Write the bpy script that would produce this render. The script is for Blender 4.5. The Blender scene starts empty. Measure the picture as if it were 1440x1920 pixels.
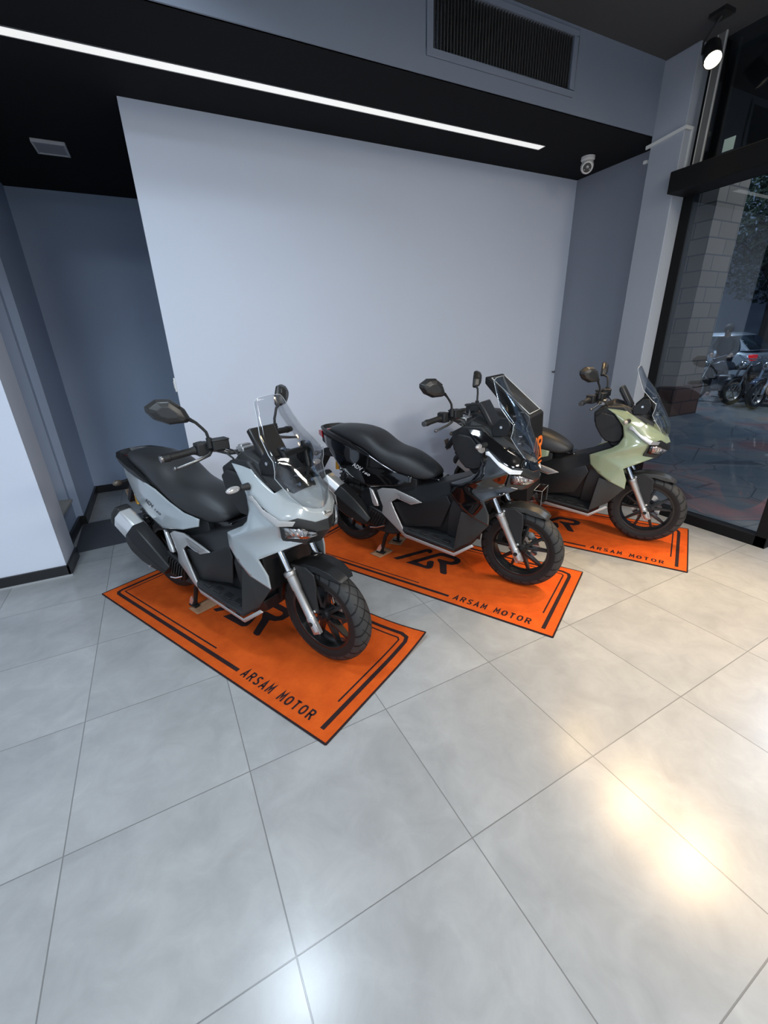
import bpy, bmesh, math, random
from mathutils import Vector, Matrix
from mathutils.bvhtree import BVHTree
random.seed(7)
sc = bpy.context.scene
COL = sc.collection
PI = math.pi

# ------------------------------------------------------------------ camera
FPX, PITCH, ROLL, YAW, CAMH = 780.593, 0.38226, 0.030992, 0.447399, 1.52
def cam_axes():
    c, s = math.cos(PITCH), math.sin(PITCH)
    f = Vector((0, c, -s)); r = Vector((1, 0, 0)); d = f.cross(r)
    cr, sr = math.cos(ROLL), math.sin(ROLL)
    r2 = r*cr + d*sr; d2 = d*cr - r*sr
    w = Matrix.Rotation(-YAW, 3, 'Z')
    return w @ r2, w @ d2, w @ f
r_, d_, f_ = cam_axes()
cd = bpy.data.cameras.new('camera'); cam = bpy.data.objects.new('camera', cd); COL.objects.link(cam)
mw = Matrix(((r_.x, -d_.x, -f_.x, 0), (r_.y, -d_.y, -f_.y, 0), (r_.z, -d_.z, -f_.z, CAMH), (0, 0, 0, 1)))
cam.matrix_world = mw
cd.sensor_fit = 'VERTICAL'; cd.sensor_height = 36.0; cd.lens = FPX/1920*36.0
cd.clip_start = 0.05; cd.clip_end = 200
sc.camera = cam

# ------------------------------------------------------------------ colour management, world, lights
vs = sc.view_settings
vs.view_transform = 'Standard'; vs.look = 'None'; vs.gamma = 1.0; vs.use_curve_mapping = False
vs.exposure = 0.08
w = bpy.data.worlds.new('dusk'); sc.world = w; w.use_nodes = True
bgn = w.node_tree.nodes['Background']
bgn.inputs[0].default_value = (0.30, 0.45, 0.70, 1); bgn.inputs[1].default_value = 0.34

def area(name, loc, size, power, col=(1, 1, 1), tgt=None, sizey=None, spread=PI):
    l = bpy.data.lights.new(name, 'AREA'); l.energy = power; l.color = col
    l.size = size; l.spread = spread
    if sizey: l.shape = 'RECTANGLE'; l.size_y = sizey
    o = bpy.data.objects.new(name, l); COL.objects.link(o); o.location = loc
    if tgt: o.rotation_euler = (Vector(tgt)-Vector(loc)).to_track_quat('-Z', 'Y').to_euler()
    return o
def spot(name, loc, tgt, power, col, angle=70, blend=.6, rad=.04):
    l = bpy.data.lights.new(name, 'SPOT'); l.energy = power; l.color = col
    l.spot_size = math.radians(angle); l.spot_blend = blend; l.shadow_soft_size = rad
    o = bpy.data.objects.new(name, l); COL.objects.link(o); o.location = loc
    o.rotation_euler = (Vector(tgt)-Vector(loc)).to_track_quat('-Z', 'Y').to_euler()
    return o
COOL = (0.86, 0.93, 1.0); WARM = (1.0, 0.69, 0.36)
# ceiling panels of the showroom (cool white), just outside the picture and behind the photographer
S120 = math.radians(125)
BLUE = (0.72, 0.86, 1.0); NEUT = (1.0, 0.93, 0.83)
area('panel_light', (0.04, 1.88, 3.36), 0.30, 20, BLUE, spread=math.radians(145))
area('panel_light', (-1.4, 0.7, 3.33), 0.60, 58, BLUE)
area('panel_light', (2.4, -0.7, 3.30), 0.80, 56, NEUT)
area('panel_light', (-1.7, -3.6, 3.20), 0.90, 150, BLUE)
area('panel_light', (1.0, -4.2, 3.20), 0.90, 165, COOL)
area('panel_light', (2.9, -2.6, 3.30), 0.80, 185, NEUT)
# warm spot lamps in a row along the shop front (the first one is in the picture)
LAMPS = [(3.55, 2.26, 3.17), (3.58, 1.56, 3.17), (3.58, 0.95, 3.17), (3.58, 0.36, 3.17)]
TGTS = [(2.65, 1.60, 0.0), (2.35, 1.05, 0.0), (2.2, 0.75, 0.0), (2.7, 0.75, 0.0)]
for p, t in zip(LAMPS, TGTS):
    d = (Vector(t)-Vector(p)).normalized()
    spot('spot_lamp_beam', Vector(p)+d*.03, t, 175, WARM, 52, .9, .05)
    d = Vector((-.60, -.45, -1)).normalized()
    spot('spot_lamp_spill', Vector(p)+d*.03, Vector(p)+d, 10, WARM, 84, .7, .065)
# street side: canopy lamp, plus added fill lights for car and paving
area('canopy_light', (4.9, 1.08, 3.35), 0.35, 9, (0.80, 0.90, 1.0))
area('street_fill', (12.5, 8.5, 6.0), 0.8, 260, (0.70, 0.82, 1.0), (14.5, 8.0, 0))
area('street_fill', (11.0, 2.0, 6.5), 1.2, 190, (0.62, 0.77, 1.0), (11, 5, 0))

# ------------------------------------------------------------------ materials
MATS = {}
def mat(name, col, rough=.5, metal=0., coat=0., spec=.5, emit=None, es=0., noise=0., nscale=40., bump=0.):
    if name in MATS: return MATS[name]
    m = bpy.data.materials.new(name); m.use_nodes = True; nt = m.node_tree
    b = nt.nodes['Principled BSDF']
    b.inputs['Base Color'].default_value = (*col, 1); b.inputs['Roughness'].default_value = rough
    b.inputs['Metallic'].default_value = metal; b.inputs['Coat Weight'].default_value = coat
    b.inputs['Coat Roughness'].default_value = .04
    b.inputs['Specular IOR Level'].default_value = spec
    if emit: b.inputs['Emission Color'].default_value = (*emit, 1); b.inputs['Emission Strength'].default_value = es
    if noise or bump:
        tc = nt.nodes.new('ShaderNodeTexCoord'); n = nt.nodes.new('ShaderNodeTexNoise')
        n.inputs['Scale'].default_value = nscale; n.inputs['Detail'].default_value = 6
        nt.links.new(tc.outputs['Object'], n.inputs['Vector'])
        if noise:
            mx = nt.nodes.new('ShaderNodeMix'); mx.data_type = 'RGBA'
            mx.inputs[6].default_value = (*[c*(1-noise) for c in col], 1)
            mx.inputs[7].default_value = (*[min(1, c*(1+noise)) for c in col], 1)
            nt.links.new(n.outputs['Fac'], mx.inputs[0]); nt.links.new(mx.outputs[2], b.inputs['Base Color'])
        if bump:
            bp = nt.nodes.new('ShaderNodeBump'); bp.inputs['Strength'].default_value = bump; bp.inputs['Distance'].default_value = .01
            nt.links.new(n.outputs['Fac'], bp.inputs['Height']); nt.links.new(bp.outputs['Normal'], b.inputs['Normal'])
    MATS[name] = m
    return m
def clear_mat(name, tint=(.97, .98, .98), refl=.06, rough=.01, edge=.55):
    if name in MATS: return MATS[name]
    m = bpy.data.materials.new(name); m.use_nodes = True; nt = m.node_tree
    for n in list(nt.nodes): nt.nodes.remove(n)
    out = nt.nodes.new('ShaderNodeOutputMaterial'); mx = nt.nodes.new('ShaderNodeMixShader')
    t = nt.nodes.new('ShaderNodeBsdfTransparent'); t.inputs[0].default_value = (*tint, 1)
    g = nt.nodes.new('ShaderNodeBsdfGlossy'); g.inputs['Roughness'].default_value = rough
    lw = nt.nodes.new('ShaderNodeLayerWeight'); lw.inputs['Blend'].default_value = .25
    mr = nt.nodes.new('ShaderNodeMapRange'); mr.inputs[3].default_value = refl; mr.inputs[4].default_value = edge
    nt.links.new(lw.outputs['Fresnel'], mr.inputs[0]); nt.links.new(mr.outputs[0], mx.inputs[0])
    nt.links.new(t.outputs[0], mx.inputs[1]); nt.links.new(g.outputs[0], mx.inputs[2])
    nt.links.new(mx.outputs[0], out.inputs[0])
    MATS[name] = m
    return m
def nodes(name):
    m = bpy.data.materials.new(name); m.use_nodes = True
    MATS[name] = m
    return m, m.node_tree, m.node_tree.nodes['Principled BSDF']

WALL_L = mat('paint_light_grey', (.63, .675, .765), .55, noise=.02, nscale=3)
WALL_D = mat('paint_blue_grey', (.20, .23, .285), .6, noise=.03, nscale=3)
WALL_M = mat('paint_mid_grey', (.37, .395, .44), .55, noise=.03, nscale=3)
CEIL_B = mat('paint_black_ceiling', (.010, .010, .011), .9, spec=.2)
CEIL_D = mat('paint_dark_ceiling', (.07, .07, .073), .9)
BLACK_T = mat('black_skirting', (.012, .012, .014), .35)
GREY_T = mat('grey_edge_strip', (.35, .36, .37), .4)
BLK_AL = mat('black_aluminium', (.007, .007, .0075), .6, spec=.2)
WHITE_P = mat('white_plastic', (.72, .72, .69), .45)
GRANITE = mat('dark_granite', (.055, .057, .065), .45, noise=.35, nscale=120)
STONE = mat('sill_stone', (.42, .40, .36), .5, noise=.15, nscale=20)
GLASS = clear_mat('shop_glass', (.86, .90, .92), .05, .0, .6)
CLEAR = clear_mat('clear_screen', (.93, .94, .95), .045, .055, .5)
ACRYL = clear_mat('clear_acrylic', (.90, .90, .90), .08, .02, .7)

WALL_A = mat('paint_blue_grey_lit', (.37, .45, .59), .6, noise=.03, nscale=3)  # alcove and recess: blue grey paint lightened to stand in for missing light
# ------------------------------------------------------------------ geometry helpers
class G:
    def __init__(s): s.v = []; s.f = []
    def add(s, vs, fs):
        n = len(s.v); s.v += [tuple(p) for p in vs]; s.f += [tuple(i+n for i in q) for q in fs]; return s
    def box(s, c, d, rot=None):
        c = Vector(c); hx, hy, hz = d[0]/2, d[1]/2, d[2]/2
        P = [Vector((x, y, z)) for x in (-hx, hx) for y in (-hy, hy) for z in (-hz, hz)]
        if rot is not None: P = [rot @ p for p in P]
        return s.add([c+p for p in P], [(0, 1, 3, 2), (4, 6, 7, 5), (0, 4, 5, 1), (2, 3, 7, 6), (0, 2, 6, 4), (1, 5, 7, 3)])
    def bb(s, a, b):
        return s.box([(a[i]+b[i])/2 for i in range(3)], [abs(b[i]-a[i]) for i in range(3)])
    def tube(s, pts, r, seg=10, caps=True):
        pts = [Vector(p) for p in pts]; n = len(pts)
        rad = r if isinstance(r, (list, tuple)) else [r]*n
        vs = []; prev = None
        for i, p in enumerate(pts):
            t = (pts[min(i+1, n-1)]-pts[max(i-1, 0)]).normalized()
            if prev is None:
                a = Vector((0, 0, 1)) if abs(t.z) < .9 else Vector((1, 0, 0))
                u = t.cross(a).normalized()
            else:
                u = (prev-t*prev.dot(t)).normalized()
            prev = u; q = t.cross(u)
            for k in range(seg):
                an = 2*PI*k/seg
                vs.append(p+(u*math.cos(an)+q*math.sin(an))*rad[i])
        fs = [(i*seg+k, i*seg+(k+1) % seg, (i+1)*seg+(k+1) % seg, (i+1)*seg+k) for i in range(n-1) for k in range(seg)]
        if caps: fs += [tuple(range(seg))[::-1], tuple((n-1)*seg+k for k in range(seg))]
        return s.add(vs, fs)
    def loft(s, rings, closed=True, caps=True):
        m = len(rings[0]); vs = [p for r in rings for p in r]
        fs = []
        for i in range(len(rings)-1):
            for k in range(m if closed else m-1):
                fs.append((i*m+k, i*m+(k+1) % m, (i+1)*m+(k+1) % m, (i+1)*m+k))
        if caps and closed: fs += [tuple(range(m))[::-1], tuple((len(rings)-1)*m+k for k in range(m))]
        return s.add(vs, fs)
    def prism(s, poly, fn, t0, t1):
        """poly: 2D outline; fn(a, b, t) -> 3D point"""
        n = len(poly)
        vs = [fn(a, b, t0) for a, b in poly]+[fn(a, b, t1) for a, b in poly]
        fs = [tuple(range(n))[::-1], tuple(range(n, 2*n))]+[(i, (i+1) % n, n+(i+1) % n, n+i) for i in range(n)]
        return s.add(vs, fs)
    def lathe_y(s, prof, seg=48, c=(0, 0, 0), closed=False):
        """prof: (radius, y) revolved about the y axis"""
        vs = []
        for k in range(seg):
            a = 2*PI*k/seg
            for r, y in prof: vs.append((c[0]+r*math.cos(a), c[1]+y, c[2]+r*math.sin(a)))
        m = len(prof); fs = []
        for k in range(seg):
            k2 = (k+1) % seg
            for j in range(m if closed else m-1):
                j2 = (j+1) % m
                fs.append((k*m+j, k*m+j2, k2*m+j2, k2*m+j))
        return s.add(vs, fs)
    def sphere(s, c, r, seg=14, rings=8, sc_=(1, 1, 1)):
        prof = []
        vs = []; fs = []
        for i in range(rings+1):
            th = PI*i/rings
            for k in range(seg):
                a = 2*PI*k/seg
                vs.append((c[0]+r*sc_[0]*math.sin(th)*math.cos(a), c[1]+r*sc_[1]*math.sin(th)*math.sin(a), c[2]+r*sc_[2]*math.cos(th)))
        for i in range(rings):
            for k in range(seg):
                fs.append((i*seg+k, i*seg+(k+1) % seg, (i+1)*seg+(k+1) % seg, (i+1)*seg+k))
        return s.add(vs, fs)
    def sym(s, vs, fs):
        """add right-hand faces given as (x, w, z), w = half width, and their mirror image"""
        s.add([(x, -y, z) for x, y, z in vs], fs)
        return s.add([(x, y, z) for x, y, z in vs], [tuple(reversed(q)) for q in fs])
    def xf(s, M):
        s.v = [tuple(M @ Vector(p)) for p in s.v]; return s
    def make(s, name, material, parent=None, loc=None, rot=None, bevel=0, seg=2, solid=0, offset=-1, sub=0, smooth=38, merge=True, outward=False, harden=False, crease=None):
        key = None
        me = bpy.data.meshes.new(name); me.from_pydata(s.v, [], s.f)
        bm = bmesh.new(); bm.from_mesh(me)
        if merge: bmesh.ops.remove_doubles(bm, verts=bm.verts, dist=1e-5)
        bmesh.ops.recalc_face_normals(bm, faces=bm.faces)
        if outward:
            bm.normal_update()
            for f in bm.faces:
                c = f.calc_center_median()
                if f.normal.dot(Vector((max(0, c.x+.30)*.6, c.y, .02))) < 0: f.normal_flip()
        bm.to_mesh(me); bm.free()
        if smooth:
            me.polygons.foreach_set('use_smooth', [True]*len(me.polygons))
            me.set_sharp_from_angle(angle=math.radians(smooth))
        if crease:
            base, strong = crease
            at = me.attributes.new('crease_edge', 'FLOAT', 'EDGE'); av = me.attributes.new('crease_vert', 'FLOAT', 'POINT')
            cnt = {}
            for p in me.polygons:
                for ek in p.edge_keys: cnt[ek] = cnt.get(ek, 0)+1
            key = lambda v: (round(v[0], 3), round(abs(v[1]), 3), round(v[2], 3))
            sset = set()
            for a, b in strong: sset.add((key(a), key(b))); sset.add((key(b), key(a)))
            for e in me.edges:
                a, b = e.vertices; ek = (min(a, b), max(a, b))
                if cnt.get(ek, 1) < 2:
                    at.data[e.index].value = 1.0; av.data[a].value = 1.0; av.data[b].value = 1.0
                else:
                    at.data[e.index].value = .85 if (key(me.vertices[a].co), key(me.vertices[b].co)) in sset else base
        me.materials.append(material)
        o = bpy.data.objects.new(name, me); COL.objects.link(o)
        if parent: o.parent = parent
        if loc: o.location = loc
        if rot: o.rotation_euler = rot
        if crease:
            md = o.modifiers.new('subdivision', 'SUBSURF'); md.levels = 3; md.render_levels = 3
        if solid:
            md = o.modifiers.new('thickness', 'SOLIDIFY'); md.thickness = solid; md.offset = offset
        if sub:
            md = o.modifiers.new('subdivision', 'SUBSURF'); md.levels = sub; md.render_levels = sub
        if bevel:
            md = o.modifiers.new('bevel', 'BEVEL'); md.width = bevel; md.segments = seg; md.limit_method = 'ANGLE'; md.angle_limit = math.radians(24)
            md.harden_normals = harden
            if harden: md.angle_limit = math.radians(9)
        return o
def empty(name, loc, rz=0):
    o = bpy.data.objects.new(name, None); COL.objects.link(o); o.location = loc; o.rotation_euler = (0, 0, rz); o.empty_display_size = .1
    return o
def tag(o, label, cat, group=None):
    o['label'] = label; o['category'] = cat
    if group: o['group'] = group
    return o
def struct(o, label=None):
    o['kind'] = 'structure'
    if label: o['label'] = label
    return o
def xz(s): return lambda a, b, t: (a, s*t, b)
def xy(a, b, t): return (a, b, t)
def text_geo(txt, size, width=None, height=None, shear=0.0, bold=0.0, thick=.0006, spacing=1.0):
    cu = bpy.data.curves.new('lettering', 'FONT'); cu.body = txt; cu.size = size; cu.extrude = thick; cu.shear = shear
    cu.offset = bold; cu.resolution_u = 4; cu.space_character = spacing
    ob = bpy.data.objects.new('lettering', cu); COL.objects.link(ob)
    dg = bpy.context.evaluated_depsgraph_get(); dg.update()
    me = bpy.data.meshes.new_from_object(ob.evaluated_get(dg))
    g = G(); g.v = [tuple(v.co) for v in me.vertices]; g.f = [tuple(p.vertices) for p in me.polygons]
    bpy.data.objects.remove(ob); bpy.data.curves.remove(cu); bpy.data.meshes.remove(me)
    x0 = min(v[0] for v in g.v); x1 = max(v[0] for v in g.v); y0 = min(v[1] for v in g.v); y1 = max(v[1] for v in g.v)
    sx = (width/(x1-x0)) if width else 1; sy = (height/(y1-y0)) if height else (sx if width else 1)
    g.v = [((x-x0)*sx, (y-y0)*sy, z) for x, y, z in g.v]
    return g

# ------------------------------------------------------------------ floor
def floor_material():
    m, nt, b = nodes('floor_tiles'); N = nt.nodes; L = nt.links
    tc = N.new('ShaderNodeTexCoord')
    mp = N.new('ShaderNodeMapping'); mp.vector_type = 'TEXTURE'
    mp.inputs['Location'].default_value = (TO[0], TO[1], 0); mp.inputs['Rotation'].default_value = (0, 0, TA)
    L.new(tc.outputs['Object'], mp.inputs['Vector'])
    br = N.new('ShaderNodeTexBrick'); br.offset = 0; br.squash = 1
    br.inputs['Scale'].default_value = 1; br.inputs['Brick Width'].default_value = .5985; br.inputs['Row Height'].default_value = .602
    br.inputs['Mortar Size'].default_value = .0022; br.inputs['Mortar Smooth'].default_value = .3; br.inputs['Bias'].default_value = 0
    br.inputs['Color1'].default_value = (.0, .0, .0, 1); br.inputs['Color2'].default_value = (1, 1, 1, 1); br.inputs['Mortar'].default_value = (.5, .5, .5, 1)
    L.new(mp.outputs[0], br.inputs['Vector'])
    def noise(scale, detail=5, rough=.6, dist=0.):
        n = N.new('ShaderNodeTexNoise'); n.inputs['Scale'].default_value = scale; n.inputs['Detail'].default_value = detail
        n.inputs['Roughness'].default_value = rough; n.inputs['Distortion'].default_value = dist
        return n
    # every tile samples its own piece of the cloud pattern
    off = N.new('ShaderNodeVectorMath'); off.operation = 'MULTIPLY_ADD'
    L.new(br.outputs['Color'], off.inputs[0]); off.inputs[1].default_value = (7, 13, 5); L.new(mp.outputs[0], off.inputs[2])
    n1 = noise(1.7, 6, .62, .4); n2 = noise(7, 8, .65, .6); n3 = noise(40, 3)
    for n in (n1, n2, n3): L.new(off.outputs[0], n.inputs['Vector'])
    r1 = N.new('ShaderNodeValToRGB'); r1.color_ramp.elements[0].position = .30; r1.color_ramp.elements[1].position = .72
    r1.color_ramp.elements[0].color = (.285, .29, .292, 1); r1.color_ramp.elements[1].color = (.365, .369, .367, 1)
    L.new(n1.outputs['Fac'], r1.inputs[0])
    r2 = N.new('ShaderNodeValToRGB'); r2.color_ramp.elements[0].position = .34; r2.color_ramp.elements[1].position = .66
    r2.color_ramp.elements[0].color = (.90, .90, .90, 1); r2.color_ramp.elements[1].color = (1.06, 1.06, 1.06, 1)
    L.new(n2.outputs['Fac'], r2.inputs[0])
    mu = N.new('ShaderNodeMix'); mu.data_type = 'RGBA'; mu.blend_type = 'MULTIPLY'; mu.inputs[0].default_value = 1
    L.new(r1.outputs[0], mu.inputs[6]); L.new(r2.outputs[0], mu.inputs[7])
    mx = N.new('ShaderNodeMix'); mx.data_type = 'RGBA'; mx.inputs[7].default_value = (.17, .17, .17, 1)
    L.new(br.outputs['Fac'], mx.inputs[0]); L.new(mu.outputs[2], mx.inputs[6]); L.new(mx.outputs[2], b.inputs['Base Color'])
    rr = N.new('ShaderNodeMapRange'); rr.inputs[3].default_value = .20; rr.inputs[4].default_value = .27
    L.new(n2.outputs['Fac'], rr.inputs[0]); L.new(rr.outputs[0], b.inputs['Roughness'])
    b.inputs['Specular IOR Level'].default_value = .5
    bp = N.new('ShaderNodeBump'); bp.inputs['Strength'].default_value = .5; bp.inputs['Distance'].default_value = .002; bp.invert = True
    L.new(br.outputs['Fac'], bp.inputs['Height']); L.new(bp.outputs[0], b.inputs['Normal'])
    return m
TO = (0.012, 0.655); TA = math.radians(1.87)
XG = 3.80                       # plane of the shop front
YW, YS, ZC, ZU = 3.631, 2.718, 2.96, 3.40
XP, YP0, YP1 = 3.718, 2.472, 2.725
XR = 3.958
struct(G().add([(-3.2, -7, 0), (XG+.06, -7, 0), (XG+.06, 2.7, 0), (XR+.1, 2.7, 0), (XR+.1, YW+.3, 0), (XR+.1, 5.75, 0), (-3.2, 5.75, 0)], [(0, 1, 2, 3, 4, 5, 6)]).make('floor', floor_material(), smooth=0))

# ------------------------------------------------------------------ walls and ceilings
struct(G().bb((.037, YW, 0), (XR+.12, YW+.14, ZC)).make('wall_back', WALL_L, smooth=0))
struct(G().bb((-1.2, 5.656, 0), (XR+.1, 5.76, ZC)).make('wall_alcove', WALL_A, smooth=0))
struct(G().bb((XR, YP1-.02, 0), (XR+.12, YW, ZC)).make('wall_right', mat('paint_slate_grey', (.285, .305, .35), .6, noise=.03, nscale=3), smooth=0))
# pillar beside the shop front, rising to the upper ceiling, rounded arris
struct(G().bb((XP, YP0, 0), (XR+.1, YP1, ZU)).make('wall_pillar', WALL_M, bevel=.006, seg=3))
# near wall on the left and its return, window recess with stone sill, pier
struct(G().bb((-3.2, 3.468, 0), (-.938, 3.79, ZC)).make('wall_left', WALL_L, smooth=0))
lw = G().prism([(-3.2, 4.60), (-.984, 4.60), (-1.022, 5.66), (-3.2, 5.66)], xy, 0, ZC)
lw.bb((-3.2, 4.53, 0), (-1.045, 4.60, ZC))
lw.bb((-3.2, 3.79, 0), (-1.03, 4.53, .262))
lw.bb((-3.2, 3.79, .262), (-1.30, 4.53, ZC))
struct(lw.make('wall_recess', WALL_A, smooth=0))
struct(G().bb((-1.34, 3.795, .262), (-1.012, 4.525, .285)).make('trim_1', STONE, bevel=.003))
# far side and back of the showroom, behind the photographer
struct(G().bb((-3.3, -7.1, 0), (-3.2, 3.47, ZU)).make('wall_side', WALL_L, smooth=0))
struct(G().bb((-3.3, -7.1, 0), (XG+.2, -7.0, ZU)).make('wall_front', WALL_L, smooth=0))
# lowered black ceiling over the wall bay, blue grey fascia, upper dark ceiling
struct(G().bb((-3.2, YS+.01, ZC), (XR+.12, 5.76, ZC+.06)).make('ceiling_lowered', CEIL_B, smooth=0))
fa = G()
VX0, VX1, VZ0, VZ1 = 1.70, 2.78, 3.075, 3.345     # opening of the air grille
fa.bb((-3.2, YS, ZC), (VX0, YS+.02, ZU)); fa.bb((VX1, YS, ZC), (XP+.02, YS+.02, ZU))
fa.bb((VX0, YS, ZC), (VX1, YS+.02, VZ0)); fa.bb((VX0, YS, VZ1), (VX1, YS+.02, ZU))
struct(fa.make('wall_fascia', WALL_D, smooth=0))
struct(G().bb((-3.3, -7.1, ZU), (XG+.25, YS+.3, ZU+.06)).make('ceiling', CEIL_D, smooth=0))
# skirting
bs = G()
bs.bb((-3.2, 3.455, 0), (-.920, 3.470, .085)); bs.bb((-.938, 3.455, 0), (-.921, 3.80, .085))
bs.bb((-1.03, 3.80, 0), (-1.010, 4.60, .085)); bs.bb((-1.03, 4.585, 0), (-.967, 4.601, .085))
bs.prism([(-.985, 4.59), (-.966, 4.59), (-1.003, 5.656), (-1.022, 5.656)], xy, 0, .085); bs.bb((-1.022, 5.640, 0), (0.9, 5.657, .085))
struct(bs.make('baseboard_left', BLACK_T, bevel=.002))
struct(G().bb((-3.2, 3.449, 0), (-.914, 3.4555, .012)).make('baseboard_edge', GREY_T, smooth=0))
struct(G().bb((XR-.012, YP1, 0), (XR, YW, .085)).bb((.037, YW-.012, 0), (XR, YW, .085)).make('baseboard_back', BLACK_T, bevel=.002))
# dark granite threshold let into the floor
th = G().prism([(-.97, 3.873), (.03, 3.965), (.03, 4.70), (-1.01, 4.592)], xy, -.01, .0015)
struct(th.make('trim_2', GRANITE, smooth=0))

# shop front: black frame, panes, header box
fr = G()
YF0, YF1 = 1.275, 2.472
fr.bb((XG-.01, YF0, 0), (XG+.08, YF1, .085))                 # bottom rail
fr.bb((XG-.01, YF0, .0), (XG+.08, YF0+.075, 2.515))           # stile by the doorway
fr.bb((XG+.055, 2.392, 0), (XG+.13, YF1+.0, ZU))           # stile by the pillar
fr.bb((XG-.005, -7, 0), (XG+.08, .20, .085)); fr.bb((XG-.005, .12, 0), (XG+.08, .20, 2.515))
struct(fr.make('window_frame', BLK_AL, bevel=.003))
struct(G().bb((XG+.058, YF0+.07, .08), (XG+.066, 2.395, 2.52)).make('window_1', GLASS, smooth=0))
struct(G().bb((XG+.058, -7, .08), (XG+.066, .13, 2.5)).make('window_2', GLASS, smooth=0))
struct(G().bb((XG+.058, -7, 2.6), (XG+.066, 2.395, ZU)).make('window_3', GLASS, smooth=0))
struct(G().bb((XG-.15, -7, 2.515), (XG+.09, 2.475, 2.655)).make('trim_3', BLK_AL, bevel=.006))
# black sheet behind the upper panes (shutter housing) and outer canopy
struct(G().bb((XG+.30, -7, 2.62), (XG+.36, 3.4, ZU+.3)).make('wall_upper', mat('shutter_black', (.012, .012, .013), .6), smooth=0))

# ------------------------------------------------------------------ fittings
def linear_light():
    t = tag(empty('linear_light', (1.32, 3.203, ZC)), 'long narrow white linear light profile recessed in the black ceiling', 'light')
    L0, L1 = -4.2, 1.732
    G().bb((L0, -.038, -.002), (L1, .034, .02)).make('diffuser', mat('frosted_diffuser', (.80, .80, .77), .6, emit=(1, 1, .97), es=.66), t)
    g = G().bb((L0, -.042, -.004), (L1+.004, -.038, .0)).bb((L0, .034, -.004), (L1+.004, .038, .0)).bb((L1, -.042, -.004), (L1+.004, .038, 0))
    g.make('frame', mat('profile_grey', (.3, .3, .3), .4, .6), t)
linear_light()
def hatch_light():
    t = tag(empty('ceiling_light', (-.465, 4.57, ZC)), 'small square grey ceiling lamp, switched off, above the dark alcove', 'light')
    g = G().bb((-.105, -.115, -.022), (.105, -.10, 0)).bb((-.105, .10, -.022), (.105, .115, 0)).bb((-.105, -.1, -.022), (-.09, .1, 0)).bb((.09, -.1, -.022), (.105, .1, 0))
    g.make('frame', mat('lamp_frame', (.55, .55, .56), .45), t, bevel=.002)
    G().bb((-.09, -.1, -.016), (.09, .1, -.002)).make('diffuser', mat('lamp_diffuser', (.33, .33, .36), .5), t)
hatch_light()
def cctv():
    t = tag(empty('security_camera', (3.575, 3.19, ZC)), 'white dome security camera under the black ceiling corner', 'camera')
    wp = mat('camera_white', (.75, .72, .68), .4)
    G().lathe_y([(0, 0), (.055, 0), (.055, .02), (.047, .03), (0, .03)], 28).xf(Matrix.Rotation(-PI/2, 4, 'X')).make('base', wp, t)
    d = Vector((-.62, -.62, -.48)).normalized(); rt = d.to_track_quat('Y', 'Z').to_matrix().to_4x4()
    g = G().lathe_y([(0, -.05), (.03, -.046), (.048, -.025), (.052, 0), (.05, .022), (.043, .038), (.034, .04)], 28)
    g.xf(Matrix.Translation((0, 0, -.065)) @ rt); g.box((.035, .03, -.03), (.05, .03, .03))
    bo = g.make('eyeball', wp, t)
    g = G().lathe_y([(0, .034), (.036, .034), (.036, .039), (0, .0395)], 24)
    g.xf(Matrix.Translation((0, 0, -.065)) @ rt); g.make('face_plate', mat('camera_face', (.02, .02, .022), .15), bo)
    g = G().lathe_y([(0, .0395), (.011, .0395), (.011, .043), (0, .046)], 16, (0, 0, .004))
    for k in (-1, 1): g.lathe_y([(0, .0395), (.0055, .0395), (0, .043)], 12, (.02*k, 0, -.014))
    g.xf(Matrix.Translation((0, 0, -.065)) @ rt); g.make('lens', mat('camera_lens', (.35, .36, .38), .1, .5), bo)
cctv()
def air_vent():
    t = tag(empty('air_vent', (2.24, YS, 3.21)), 'wide dark air grille in the blue grey ceiling fascia', 'vent')
    hw, hz = (VX1-VX0)/2, (VZ1-VZ0)/2
    g = G()
    g.bb((-hw-.04, -.012, -hz-.035), (hw+.04, .0, -hz)); g.bb((-hw-.04, -.012, hz), (hw+.04, 0, hz+.03))
    g.bb((-hw-.04, -.012, -hz), (-hw, 0, hz)); g.bb((hw, -.012, -hz), (hw+.04, 0, hz))
    g.make('frame', WALL_D, t, bevel=.002)
    g = G()
    n = 48
    for k in range(n):
        x = -hw+.012+(2*hw-.024)*k/(n-1)
        g.bb((x-.0018, -.004, -hz), (x+.0018, .018, hz))
    g.make('slats', mat('grille_metal', (.30, .30, .30), .3, .85), t, smooth=0)
    g = G()
    for k in range(14):
        z = -hz+.01+(2*hz-.02)*k/13
        g.bb((-hw, .026, z-.0018), (hw, .046, z+.0018))
    g.make('cross_slats', mat('grille_back', (.05, .05, .05), .4, .6), t, smooth=0)
    G().bb((-hw-.01, .09, -hz), (hw+.01, .10, hz)).bb((-hw-.01, .02, hz), (hw+.01, .1, hz+.01)).make('duct', mat('duct_black', (.008, .008, .008), .9), t, smooth=0)
air_vent()
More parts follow.
